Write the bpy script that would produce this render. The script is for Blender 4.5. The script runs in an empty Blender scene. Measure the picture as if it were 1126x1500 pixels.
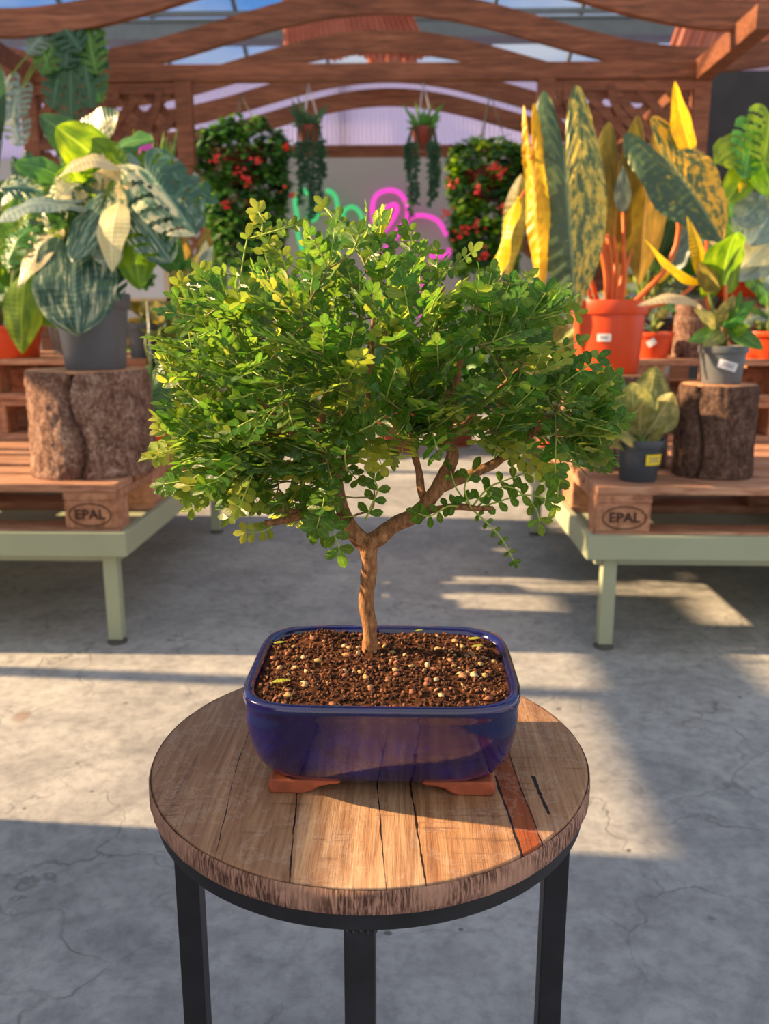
import bpy, math, random
from mathutils import Vector, Matrix, noise, Quaternion
C = bpy.context.scene.collection
PI = math.pi
rnd = random.Random(7)

# ------------------------------------------------------------------ camera
FPX, CAMZ = 1230.0, 0.86
PITCH = math.atan(278 / FPX)
YAW = math.atan(32 / (FPX * math.cos(PITCH) + 278 * math.sin(PITCH)))
cd = bpy.data.cameras.new('camera'); cam = bpy.data.objects.new('camera', cd); C.objects.link(cam)
cam.location = (0, 0, CAMZ); cam.rotation_euler = (PI / 2 - PITCH, 0, YAW)
cd.sensor_fit = 'VERTICAL'; cd.sensor_height = 24.0; cd.lens = 24.0 * FPX / 1500
cd.dof.use_dof = True; cd.dof.focus_distance = 0.66; cd.dof.aperture_fstop = cd.lens / 3.6
cd.clip_start = 0.02; cd.clip_end = 200
bpy.context.scene.camera = cam
_M = cam.rotation_euler.to_matrix()
def P(px, py, Y):                       # measured point of the place at distance Y in front of the camera
    d = _M @ Vector((px - 563, 750 - py, -FPX)); t = Y / d.y
    return Vector((0, 0, CAMZ)) + d * t

# ------------------------------------------------------------------ mesh helpers
class MB:
    def __init__(s): s.v = []; s.f = []; s.uv = []; s.c = []; s.m = []
    def add(s, vs, fs, uvs=None, col=(0.5, 0.5, 0.5), mi=0):
        b = len(s.v); s.v += [tuple(v) for v in vs]
        s.uv += uvs if uvs else [(0, 0)] * len(vs)
        s.c += [col] * len(vs)
        s.f += [tuple(i + b for i in f) for f in fs]; s.m += [mi] * len(fs)
    def box(s, x0, x1, y0, y1, z0, z1, col=(.5, .5, .5), mi=0):
        vs = [(x, y, z) for x in (x0, x1) for y in (y0, y1) for z in (z0, z1)]
        s.add(vs, [(0, 1, 3, 2), (4, 6, 7, 5), (0, 4, 5, 1), (2, 3, 7, 6), (0, 2, 6, 4), (1, 5, 7, 3)], col=col, mi=mi)
    def bar(s, a, b, w, h, up=(0, 0, 1), col=(.5, .5, .5), mi=0):
        a = Vector(a); b = Vector(b); d = (b - a).normalized(); sd = d.cross(Vector(up)).normalized(); u = sd.cross(d)
        vs = []
        for p in (a, b):
            for i, j in ((-1, -1), (1, -1), (1, 1), (-1, 1)): vs.append(p + sd * (i * w / 2) + u * (j * h / 2))
        s.add(vs, [(0, 1, 5, 4), (1, 2, 6, 5), (2, 3, 7, 6), (3, 0, 4, 7), (3, 2, 1, 0), (4, 5, 6, 7)], col=col, mi=mi)
    def tube(s, pts, rad, n=8, col=(.5, .5, .5), closed=False, mi=0, rough=0):
        pts = [Vector(p) for p in pts]; N = len(pts)
        if not isinstance(rad, (list, tuple)): rad = [rad] * N
        d = (pts[1] - pts[0]).normalized()
        u = d.cross(Vector((0.3, 0.2, 1))); u = u.normalized() if u.length > .01 else Vector((1, 0, 0))
        vs = []; uv = []
        for i, p in enumerate(pts):
            if closed: d = (pts[(i + 1) % N] - pts[i - 1]).normalized()
            else: d = (pts[min(i + 1, N - 1)] - pts[max(i - 1, 0)]).normalized()
            u = (u - d * u.dot(d)).normalized(); w = d.cross(u)
            for k in range(n):
                a = 2 * PI * k / n; r = rad[i]
                if rough: r *= 1 + rough * noise.noise((p + (u * math.cos(a) + w * math.sin(a)) * rad[i]) * 90)
                vs.append(p + (u * math.cos(a) + w * math.sin(a)) * r); uv.append((i / max(1, N - 1), k / n))
        fs = []
        for i in range(N if closed else N - 1):
            for k in range(n):
                j = (i + 1) % N; l = (k + 1) % n
                fs.append((i * n + k, i * n + l, j * n + l, j * n + k))
        if not closed: fs += [tuple(range(n))[::-1], tuple(range((N - 1) * n, N * n))]
        s.add(vs, fs, uv, col, mi)
    def lathe(s, prof, c=(0, 0, 0), n=40, col=(.5, .5, .5), fn=None, mi=0):
        vs = []; uv = []
        for i, (r, z) in enumerate(prof):
            for k in range(n):
                a = 2 * PI * k / n; rr, zz = (fn(r, z, a) if fn else (r, z))
                vs.append((c[0] + rr * math.cos(a), c[1] + rr * math.sin(a), c[2] + zz)); uv.append((k / n, z))
        fs = [(i * n + k, i * n + (k + 1) % n, (i + 1) * n + (k + 1) % n, (i + 1) * n + k) for i in range(len(prof) - 1) for k in range(n)]
        fs += [tuple(range(n))[::-1], tuple(range((len(prof) - 1) * n, len(prof) * n))]
        s.add(vs, fs, uv, col, mi)
    def build(s, name, mat, parent=None, smooth=True, bevel=0, angle=None, **kw):
        me = bpy.data.meshes.new(name); me.from_pydata(s.v, [], s.f)
        uvl = me.uv_layers.new(name='UVMap')
        li = [0] * len(me.loops); me.loops.foreach_get('vertex_index', li)
        flat = []
        for i in li: flat += s.uv[i]
        uvl.data.foreach_set('uv', flat)
        ca = me.color_attributes.new('Col', 'FLOAT_COLOR', 'POINT'); fc = []
        for c in s.c: fc += [c[0], c[1], c[2], 1]
        ca.data.foreach_set('color', fc)
        mats = mat if isinstance(mat, (list, tuple)) else [mat]
        for m in mats: me.materials.append(m)
        if len(mats) > 1: me.polygons.foreach_set('material_index', s.m)
        if smooth: me.polygons.foreach_set('use_smooth', [True] * len(me.polygons))
        me.update()
        if angle is not None: me.set_sharp_from_angle(angle=math.radians(angle))
        o = bpy.data.objects.new(name, me); C.objects.link(o)
        if parent:
            o.parent = parent; o.matrix_parent_inverse = Matrix.Translation(-Vector(parent.location))
        if bevel:
            b = o.modifiers.new('bevel', 'BEVEL'); b.width = bevel; b.segments = 2; b.limit_method = 'ANGLE'
        for k, v in kw.items(): o[k] = v
        return o

def thing(name, label, cat, loc=(0, 0, 0), group=None):
    o = bpy.data.objects.new(name, None); C.objects.link(o); o.location = loc; o.empty_display_size = .05
    o['label'] = label; o['category'] = cat
    if group: o['group'] = group
    return o
def tag(o, label, cat, group=None):
    o['label'] = label; o['category'] = cat
    if group: o['group'] = group
    return o
def struct(o): o['kind'] = 'structure'; return o

# ------------------------------------------------------------------ materials
def lin(c):
    return tuple(((x / 255) / 12.92 if x <= 10 else (((x / 255) + .055) / 1.055) ** 2.4) for x in c) + (1,)
class NT:
    def __init__(s, name):
        s.m = bpy.data.materials.new(name); s.m.use_nodes = True; s.t = s.m.node_tree; s.t.nodes.clear()
    def n(s, typ, **kw):
        nd = s.t.nodes.new(typ)
        for k, v in kw.items():
            if k.startswith('i_'): nd.inputs[k[2:].replace('_', ' ')].default_value = v
            else: setattr(nd, k, v)
        return nd
    def l(s, a, b): s.t.links.new(a, b)
    def ramp(s, fac, stops, interp='LINEAR'):
        r = s.n('ShaderNodeValToRGB'); r.color_ramp.interpolation = interp
        e = r.color_ramp.elements
        while len(e) < len(stops): e.new(.5)
        for i, (p, c) in enumerate(stops): e[i].position = p; e[i].color = c
        s.l(fac, r.inputs[0]); return r.outputs[0]
    def mix(s, fac, a, b, typ='MIX'):
        m = s.n('ShaderNodeMix', data_type='RGBA', blend_type=typ)
        for x, i in ((fac, 0), (a, 6), (b, 7)):
            if hasattr(x, 'is_output'): s.l(x, m.inputs[i])
            else: m.inputs[i].default_value = x
        return m.outputs[2]
    def math(s, op, a, b=0.0, clamp=False):
        m = s.n('ShaderNodeMath', operation=op, use_clamp=clamp)
        for x, i in ((a, 0), (b, 1)):
            if hasattr(x, 'is_output'): s.l(x, m.inputs[i])
            else: m.inputs[i].default_value = x
        return m.outputs[0]
    def coord(s, kind='Object', scale=(1, 1, 1), rot=(0, 0, 0)):
        tc = s.n('ShaderNodeTexCoord'); mp = s.n('ShaderNodeMapping'); mp.inputs['Scale'].default_value = scale
        mp.inputs['Rotation'].default_value = rot
        s.l(tc.outputs[kind], mp.inputs[0]); return mp.outputs[0]
    def noise(s, vec, scale, detail=4, rough=.6, dist=0):
        n = s.n('ShaderNodeTexNoise'); n.inputs['Scale'].default_value = scale; n.inputs['Detail'].default_value = detail
        n.inputs['Roughness'].default_value = rough; n.inputs['Distortion'].default_value = dist
        s.l(vec, n.inputs[0]); return n.outputs[0]
    def out(s, color, rough=.6, metal=0, bump=None, bd=.002, spec=.5, coat=0, extra=None):
        b = s.n('ShaderNodeBsdfPrincipled')
        for x, k in ((color, 'Base Color'), (rough, 'Roughness'), (metal, 'Metallic'), (spec, 'Specular IOR Level'), (coat, 'Coat Weight')):
            if hasattr(x, 'is_output'): s.l(x, b.inputs[k])
            else: b.inputs[k].default_value = x
        if bump is not None:
            bp = s.n('ShaderNodeBump'); bp.inputs['Distance'].default_value = bd; bp.inputs['Strength'].default_value = 1
            s.l(bump, bp.inputs['Height']); s.l(bp.outputs[0], b.inputs['Normal'])
        o = s.n('ShaderNodeOutputMaterial')
        if extra: s.l(extra(b), o.inputs[0])
        else: s.l(b.outputs[0], o.inputs[0])
        return s.m

def plain(name, c, rough=.5, metal=0, var=.12, scale=12, spec=.5, bd=.0006):
    t = NT(name); v = t.coord('Object'); n = t.noise(v, scale, 5)
    a = lin(c); k = 1 - var; d = (a[0] * k, a[1] * k, a[2] * k, 1); e = (min(1, a[0] * (1 + var)), min(1, a[1] * (1 + var)), min(1, a[2] * (1 + var)), 1)
    return t.out(t.ramp(n, [(.3, d), (.7, e)]), rough, metal, n, bd, spec)

def woodmat(name, c1, c2, c3, sc=(14, 14, 1.2), rough=.7, bd=.0015, dark=.0):
    t = NT(name); v = t.coord('Object', sc); n = t.noise(v, 3.0, 8, .65, .6); n2 = t.noise(t.coord('Object', (1, 1, 1)), 2.2, 3)
    col = t.ramp(n, [(.28, lin(c1)), (.52, lin(c2)), (.75, lin(c3))])
    f = t.ramp(n2, [(.3, (.72, .72, .72, 1)), (.7, (1.1, 1.1, 1.1, 1))])
    col = t.mix(1.0, col, f, 'MULTIPLY')
    oi = t.n('ShaderNodeObjectInfo'); rr = t.math('ADD', t.math('MULTIPLY', oi.outputs['Random'], .25), .87)
    hs = t.n('ShaderNodeHueSaturation'); t.l(rr, hs.inputs['Value']); t.l(col, hs.inputs['Color'])
    return t.out(hs.outputs[0], rough, 0, n, bd, .3)

HALF = .2
def leafmat(name, c1, c2, c3=None, scale=6, lo=.42, hi=.58, trans=.35, rough=.38, half=0, veins=True, stretch=(2, 5), young=None, spec=.5):
    t = NT(name)
    at = t.n('ShaderNodeAttribute', attribute_name='Col'); sep = t.n('ShaderNodeSeparateColor'); t.l(at.outputs[0], sep.inputs[0])
    uv = t.n('ShaderNodeUVMap', uv_map='UVMap'); mp = t.n('ShaderNodeMapping'); mp.inputs['Scale'].default_value = (stretch[0], stretch[1], 1); t.l(uv.outputs[0], mp.inputs[0])
    off = t.n('ShaderNodeCombineXYZ'); t.l(t.math('MULTIPLY', sep.outputs[0], 37), off.inputs[2])
    va = t.n('ShaderNodeVectorMath', operation='ADD'); t.l(mp.outputs[0], va.inputs[0]); t.l(off.outputs[0], va.inputs[1])
    n = t.noise(va.outputs[0], scale, 6, .62, .3)
    suv = t.n('ShaderNodeSeparateXYZ'); t.l(uv.outputs[0], suv.inputs[0])
    if half:
        side = t.math('GREATER_THAN' if half > 0 else 'LESS_THAN', suv.outputs[1], .5)
        n = t.math('ADD', n, t.math('MULTIPLY', t.math('SUBTRACT', side, .5), HALF))
    st = [(lo, lin(c1)), (hi, lin(c2))]
    if c3: st.append((min(.98, hi + .12), lin(c3)))
    col = t.ramp(n, st)
    if veins:
        d = t.math('ABSOLUTE', t.math('SUBTRACT', suv.outputs[1], .5))
        mid = t.math('LESS_THAN', d, .026)
        lt = tuple(min(1, x * 1.5 + .05) for x in lin(c2)[:3]) + (1,)
        col = t.mix(t.math('MULTIPLY', mid, .6), col, lt)
    if young: col = t.mix(sep.outputs[1], col, lin(young))
    hs = t.n('ShaderNodeHueSaturation'); t.l(col, hs.inputs['Color'])
    t.l(t.math('ADD', t.math('MULTIPLY', sep.outputs[2], .9), .55), hs.inputs['Value']); t.l(t.math('ADD', t.math('MULTIPLY', sep.outputs[0], .04), .48), hs.inputs['Hue'])
    wv = t.n('ShaderNodeTexWave'); wv.inputs['Scale'].default_value = 5; wv.inputs['Distortion'].default_value = 1.5; t.l(uv.outputs[0], wv.inputs[0])
    def ex(b):
        tr = t.n('ShaderNodeBsdfTranslucent'); h2 = t.n('ShaderNodeHueSaturation'); t.l(hs.outputs[0], h2.inputs['Color'])
        h2.inputs['Hue'].default_value = .482; h2.inputs['Saturation'].default_value = 1.02; h2.inputs['Value'].default_value = 1.7
        t.l(h2.outputs[0], tr.inputs[0]); mx = t.n('ShaderNodeMixShader'); mx.inputs[0].default_value = trans
        t.l(b.outputs[0], mx.inputs[1]); t.l(tr.outputs[0], mx.inputs[2]); return mx.outputs[0]
    return t.out(hs.outputs[0], rough, 0, wv.outputs[1], .0006, spec, 0, ex)

M = {}
M['leaf'] = leafmat('bonsai_leaf', (74, 122, 34), (112, 160, 50), (156, 196, 76), 3, .35, .7, .42, .23, stretch=(1, 1), young=(204, 214, 80), spec=.8)
M['bark'] = (lambda t: t.out(t.ramp(t.noise(t.coord('Object', (1, 1, .35)), 300, 6, .7), [(.3, lin((84, 54, 34))), (.55, lin((158, 112, 72))), (.75, lin((196, 152, 108)))]), .8, 0, t.noise(t.coord('Object', (1, 1, .5)), 420, 6, .7), .0009, .25))(NT('bonsai_bark'))
def glaze():
    t = NT('cobalt_glaze'); v = t.coord('Object'); n = t.noise(v, 14, 6, .6); s = t.noise(v, 260, 5, .8)
    g = t.n('ShaderNodeSeparateXYZ'); t.l(v, g.inputs[0])
    col = t.ramp(n, [(.3, lin((12, 12, 46))), (.55, lin((18, 18, 76))), (.78, lin((26, 34, 132)))])
    col = t.mix(t.math('MULTIPLY', t.ramp(s, [(.66, (0, 0, 0, 1)), (.74, (1, 1, 1, 1))]), t.ramp(n, [(.45, (0, 0, 0, 1)), (.6, (.35, .35, .35, 1))])), col, lin((150, 135, 130)))
    return t.out(col, t.ramp(s, [(.5, (.1, .1, .1, 1)), (.75, (.45, .45, .45, 1))]), 0, n, .0012, .7, .5)
M['glaze'] = glaze()
M['terracotta'] = plain('terracotta', (150, 76, 46), .75, var=.45, scale=40)
def soilm():
    t = NT('soil'); v = t.coord('Object'); n = t.noise(v, 220, 8, .75); return t.out(t.ramp(n, [(.35, lin((38, 22, 16))), (.55, lin((96, 60, 40))), (.72, lin((150, 104, 74)))]), .95, 0, n, .004, .1)
M['soil'] = soilm()
def crumb():
    t = NT('soil_crumb'); at = t.n('ShaderNodeAttribute', attribute_name='Col'); n = t.noise(t.coord('Object'), 500, 4)
    return t.out(t.mix(.55, at.outputs[0], t.mix(1.0, at.outputs[0], t.ramp(n, [(.3, (.4, .4, .4, 1)), (.7, (1.2, 1.2, 1.2, 1))]), 'MULTIPLY')), .85, 0, n, .001, .2)
M['crumb'] = crumb()
def tabletop():
    t = NT('reclaimed_tabletop'); v = t.coord('Object', (60, 3.2, 20)); n = t.noise(v, 2.2, 9, .7, .5)
    fine = t.noise(t.coord('Object', (420, 14, 50)), 1.5, 5, .7)
    base = t.ramp(n, [(.22, lin((98, 68, 50))), (.42, lin((160, 122, 92))), (.6, lin((190, 154, 120))), (.8, lin((214, 184, 150)))])
    sp = t.n('ShaderNodeSeparateXYZ'); tc = t.coord('Object')
    t.l(tc, sp.inputs[0])
    wob = t.math('MULTIPLY', t.math('SUBTRACT', t.noise(t.coord('Object', (0, 7, 0)), 1, 4, .55), .5), .012)
    x = t.math('ADD', t.math('ADD', sp.outputs[0], wob), t.math('MULTIPLY', sp.outputs[1], .06))
    pl = t.ramp(t.math('ADD', t.math('MULTIPLY', x, 2.5), .5), [(0, lin((222, 208, 200))), (.2, lin((232, 218, 208))), (.36, (1, .97, .93, 1)), (.58, lin((244, 226, 206))), (.756, lin((224, 146, 92))), (.799, lin((244, 230, 212)))], 'CONSTANT')
    col = t.mix(1, base, pl, 'MULTIPLY')
    # dark fissures at the plank joints
    def line(x0, w, lo, hi):
        d = t.math('ABSOLUTE', t.math('SUBTRACT', x, x0)); a = t.math('LESS_THAN', d, t.math('MULTIPLY', t.math('SUBTRACT', t.noise(t.coord('Object', (0, 22, x0 * 90)), 1.3, 5, .7), .36), w * 1.9))
        return t.math('MULTIPLY', a, t.math('MULTIPLY', t.math('GREATER_THAN', sp.outputs[1], lo), t.math('LESS_THAN', sp.outputs[1], hi)))
    cr = line(.1025, .0034, -.2, -.04)
    for a in ((.0325, .0022, -.2, -.02), (-.0575, .0014, -.2, .2), (.1196, .0016, -.2, .2), (.133, .0042, -.095, -.04), (.006, .0012, -.2, .0), (-.11, .0012, -.2, .2)):
        cr = t.math('MAXIMUM', cr, line(*a))
    cross = t.noise(t.coord('Object', (14, 240, 10)), 1.0, 4, .6)
    patch = t.noise(t.coord('Object'), 11, 3)
    cm = t.math('MULTIPLY', t.ramp(cross, [(.56, (0, 0, 0, 1)), (.66, (1, 1, 1, 1))]), t.ramp(patch, [(.5, (0, 0, 0, 1)), (.6, (.55, .55, .55, 1))]))
    col = t.mix(cm, col, lin((100, 66, 46)))
    col = t.mix(t.ramp(fine, [(.3, (.5, .5, .5, 1)), (.48, (0, 0, 0, 1))]), col, lin((100, 68, 46)))
    ring = t.ramp(t.noise(t.coord('Object'), 20, 5, .7), [(.44, (0, 0, 0, 1)), (.47, (.35, .35, .35, 1)), (.5, (0, 0, 0, 1))])
    col = t.mix(t.math('MULTIPLY', ring, .35), col, lin((228, 215, 198)))
    col = t.mix(cr, col, lin((30, 18, 12)))
    h = t.math('SUBTRACT', t.math('ADD', t.math('MULTIPLY', n, .5), t.math('MULTIPLY', fine, .6)), t.math('ADD', cr, t.math('MULTIPLY', cm, .5)))
    return t.out(col, .58, 0, h, .0011, .4)
M['top'] = tabletop()
def edgem():
    t = NT('sawn_edge'); v = t.coord('Object'); g = t.n('ShaderNodeUVMap', uv_map='UVMap'); mp = t.n('ShaderNodeMapping'); mp.inputs['Scale'].default_value = (420, .7, 1); t.l(g.outputs[0], mp.inputs[0])
    n = t.noise(mp.outputs[0], 1.6, 6, .7, .4); p = t.noise(v, 18, 3)
    f = t.math('MULTIPLY', t.ramp(n, [(.4, (0, 0, 0, 1)), (.56, (1, 1, 1, 1))]), t.ramp(p, [(.38, (.25, .25, .25, 1)), (.55, (1, 1, 1, 1))]))
    col = t.mix(f, lin((192, 148, 124)), lin((84, 54, 42)))
    return t.out(col, .7, 0, n, .0016, .3)
M['edge'] = edgem()
M['blackmetal'] = plain('black_powder_coat', (42, 42, 46), .45, .3, .25, 30, .5)
M['benchmetal'] = plain('sage_metal', (158, 166, 138), .5, .0, .08, 3, .4)
M['foot'] = plain('dark_foot', (70, 68, 64), .6)
M['pallet'] = woodmat('pallet_wood', (120, 78, 56), (186, 136, 106), (222, 180, 148), (3, 22, 22))
M['palletend'] = woodmat('pallet_block_wood', (124, 80, 56), (184, 132, 100), (212, 166, 130), (10, 10, 10))
M['stamp'] = plain('burnt_stamp', (58, 32, 22), .8)
M['pergola'] = woodmat('pergola_wood', (82, 50, 34), (132, 80, 54), (160, 106, 76), (1.5, 16, 16), .6, .002)
M['greypot'] = plain('grey_plastic', (92, 98, 102), .45, 0, .06, 4)
M['darkpot'] = plain('dark_plastic', (58, 66, 74), .4, 0, .08, 6)
M['orangepot'] = plain('orange_plastic', (214, 74, 30), .42, 0, .1, 6)
M['label'] = plain('white_label', (225, 228, 232), .5, 0, .03)
M['labelgrey'] = plain('label_print', (120, 120, 128), .5)
M['yellow'] = plain('yellow_label', (240, 214, 20), .5, 0, .03)
def barkstump(name, a, b, c):
    t = NT(name); n = t.noise(t.coord('Object', (1, 1, .6)), 34, 10, .78, .4); s = t.noise(t.coord('Object'), 120, 6, .75)
    col = t.ramp(t.math('ADD', t.math('MULTIPLY', n, .55), t.math('MULTIPLY', s, .45)), [(.38, lin(a)), (.5, lin(b)), (.62, lin(c))])
    return t.out(col, .9, 0, t.math('ADD', n, t.math('MULTIPLY', s, .4)), .012, .15)
M['stump'] = barkstump('log_bark', (62, 40, 34), (142, 108, 92), (214, 184, 162))
M['stump2'] = barkstump('dark_log_bark', (50, 34, 28), (104, 80, 68), (152, 124, 106))
M['cut'] = woodmat('cut_log_face', (150, 96, 66), (198, 146, 108), (222, 178, 140), (20, 20, 20))
def concrete():
    t = NT('concrete_floor'); v = t.coord('Object'); n = t.noise(v, 1.3, 8, .6); s = t.noise(v, 40, 8, .7); m = t.noise(v, 9, 6, .7, .8)
    col = t.ramp(n, [(.3, lin((134, 135, 135))), (.55, lin((162, 162, 161))), (.75, lin((182, 181, 178)))])
    col = t.mix(.6, col, t.mix(1, col, t.ramp(m, [(.3, (.52, .52, .54, 1)), (.6, (1.16, 1.16, 1.14, 1))]), 'MULTIPLY'))
    col = t.mix(.7, col, t.mix(1, col, t.ramp(s, [(.28, (.55, .55, .56, 1)), (.55, (1.06, 1.06, 1.05, 1))]), 'MULTIPLY'))
    dv = t.n('ShaderNodeVectorMath', operation='ADD'); nn = t.n('ShaderNodeTexNoise'); nn.inputs['Scale'].default_value = 7; nn.inputs['Detail'].default_value = 6; t.l(v, nn.inputs[0])
    sc = t.n('ShaderNodeVectorMath', operation='SCALE'); sc.inputs['Scale'].default_value = .25; t.l(nn.outputs['Color'], sc.inputs[0]); t.l(v, dv.inputs[0]); t.l(sc.outputs[0], dv.inputs[1])
    vo = t.n('ShaderNodeTexVoronoi', feature='DISTANCE_TO_EDGE'); vo.inputs['Scale'].default_value = 4.2; t.l(dv.outputs[0], vo.inputs[0])
    ck = t.math('MULTIPLY', t.ramp(vo.outputs[0], [(.0, (1, 1, 1, 1)), (.018, (0, 0, 0, 1))]), t.ramp(t.noise(v, 3.1, 3), [(.45, (0, 0, 0, 1)), (.6, (.55, .55, .55, 1))]))
    col = t.mix(ck, col, lin((74, 72, 70)))
    st = t.ramp(t.noise(v, 5.0, 2, .4), [(.73, (0, 0, 0, 1)), (.76, (.5, .5, .5, 1))]); col = t.mix(st, col, lin((126, 92, 66)))
    sp = t.ramp(t.noise(v, 30, 1, .3), [(.77, (0, 0, 0, 1)), (.79, (.7, .7, .7, 1))]); col = t.mix(sp, col, lin((50, 48, 48)))
    h = t.math('SUBTRACT', s, ck)
    return t.out(col, t.ramp(m, [(.3, (.5, .5, .5, 1)), (.7, (.75, .75, .75, 1))]), 0, h, .0015, .4)
M['floor'] = concrete()
M['greywall'] = plain('grey_wall_panel', (168, 166, 164), .7, 0, .05, 1.5)
def corr():
    t = NT('corrugated_sheet'); n = t.noise(t.coord('Object'), 1.2, 3); col = t.ramp(n, [(.3, lin((196, 182, 204))), (.7, lin((222, 210, 226)))])
    def ex(b):
        tr = t.n('ShaderNodeBsdfTranslucent'); tr.inputs[0].default_value = lin((232, 218, 236)); mx = t.n('ShaderNodeMixShader'); mx.inputs[0].default_value = .65
        t.l(b.outputs[0], mx.inputs[1]); t.l(tr.outputs[0], mx.inputs[2]); return mx.outputs[0]
    return t.out(col, .35, extra=ex)
M['corr'] = corr()
def rcorr():
    t = NT('copper_cloth'); n = t.noise(t.coord('Object'), 4, 3); col = t.ramp(n, [(.3, lin((176, 106, 84))), (.7, lin((222, 164, 138)))])
    def ex(b):
        tr = t.n('ShaderNodeBsdfTranslucent'); tr.inputs[0].default_value = lin((214, 130, 100)); mx = t.n('ShaderNodeMixShader'); mx.inputs[0].default_value = .5
        t.l(b.outputs[0], mx.inputs[1]); t.l(tr.outputs[0], mx.inputs[2]); return mx.outputs[0]
    return t.out(col, .8, extra=ex)
M['cloth'] = rcorr()
M['steel'] = plain('galvanised_steel', (104, 112, 112), .4, .5, .1, 8)
M['black'] = plain('black_screen', (52, 50, 52), .8, 0, .3, 6)
def glass():
    t = NT('roof_glass'); tr = t.n('ShaderNodeBsdfTransparent'); tr.inputs[0].default_value = (.93, .95, .97, 1); gl = t.n('ShaderNodeBsdfGlossy'); gl.inputs['Roughness'].default_value = .05
    fr = t.n('ShaderNodeFresnel'); mx = t.n('ShaderNodeMixShader'); t.l(fr.outputs[0], mx.inputs[0]); t.l(tr.outputs[0], mx.inputs[1]); t.l(gl.outputs[0], mx.inputs[2])
    o = t.n('ShaderNodeOutputMaterial'); t.l(mx.outputs[0], o.inputs[0]); return t.m
M['glass'] = glass()
def neon(name, c, s):
    t = NT(name); b = t.n('ShaderNodeBsdfPrincipled'); b.inputs['Base Color'].default_value = lin(c); b.inputs['Roughness'].default_value = .3
    b.inputs['Emission Color'].default_value = lin(c); b.inputs['Emission Strength'].default_value = s
    o = t.n('ShaderNodeOutputMaterial'); t.l(b.outputs[0], o.inputs[0]); return t.m
M['nred'] = neon('pink_neon', (246, 70, 205), .75)
M['ngreen'] = neon('green_neon', (70, 214, 130), .55)
M['acryl'] = plain('neon_mount', (205, 205, 210), .2, 0, .02)
# plant materials
M['vmon'] = leafmat('variegated_monstera_leaf', (46, 84, 66), (98, 132, 100), (226, 216, 168), 2.2, .42, .55, .3, .35, half=1, stretch=(2, 3))
M['vmon2'] = leafmat('marbled_monstera_leaf', (48, 84, 68), (92, 124, 100), (206, 208, 170), 4.5, .46, .54, .25, .3, stretch=(1, 5))
M['lime'] = leafmat('lime_leaf', (84, 128, 24), (136, 172, 30), (198, 206, 50), 2.5, .4, .62, .5, .4, stretch=(1, 2))
M['green'] = leafmat('green_leaf', (54, 108, 42), (90, 144, 54), (124, 168, 70), 3, .35, .65, .4, .4)
M['dark'] = leafmat('dark_leaf', (38, 76, 50), (60, 102, 64), None, 3, .35, .65, .3, .35)
M['teal'] = leafmat('silvery_leaf', (98, 122, 112), (134, 152, 138), (180, 186, 172), 3, .35, .6, .25, .45)
M['cream'] = leafmat('cream_leaf', (196, 184, 126), (222, 212, 168), (140, 152, 84), 2, .35, .62, .35, .45)
M['phil'] = leafmat('variegated_philodendron_leaf', (58, 84, 58), (84, 108, 62), (206, 188, 76), 5, .42, .55, .2, .35, half=-1, stretch=(4, 2.6))
M['philL'] = leafmat('variegated_philodendron_leaf_b', (58, 84, 60), (96, 112, 56), (232, 176, 44), 5, .42, .54, .25, .35, half=-1, stretch=(3, 2))
M['gold'] = leafmat('golden_leaf', (214, 178, 22), (240, 206, 26), (168, 170, 34), 4, .45, .6, .45, .4, stretch=(3, 2))
M['olive'] = leafmat('olive_leaf', (110, 104, 34), (146, 132, 46), (178, 150, 56), 3, .4, .6, .55, .45, stretch=(2, 2))
M['pale'] = leafmat('pale_leaf', (112, 122, 62), (164, 160, 88), (206, 194, 122), 3, .4, .6, .3, .45, stretch=(2, 2))
M['petiole'] = plain('orange_petiole', (226, 110, 44), .45, 0, .15)
M['stem'] = plain('green_stem', (120, 140, 60), .5, 0, .2)
M['stembrown'] = plain('brown_stem', (134, 104, 66), .7, 0, .2)
M['flower'] = plain('red_flower', (220, 44, 34), .5, 0, .2)
M['pinkf'] = plain('pink_flower', (214, 70, 180), .5, 0, .2)
M['hangpot'] = plain('brick_red_plastic', (128, 52, 38), .5, 0, .1)
M['frame'] = woodmat('light_frame_wood', (206, 178, 130), (226, 200, 156), (236, 214, 176))
M['poster'] = plain('white_paper', (226, 226, 230), .6, 0, .02)
M['blockerwood'] = woodmat('blocker_wood', (120, 84, 56), (150, 108, 74), (180, 136, 96))
M['screen'] = plain('blocker_fabric', (196, 192, 184), .9)

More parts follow.
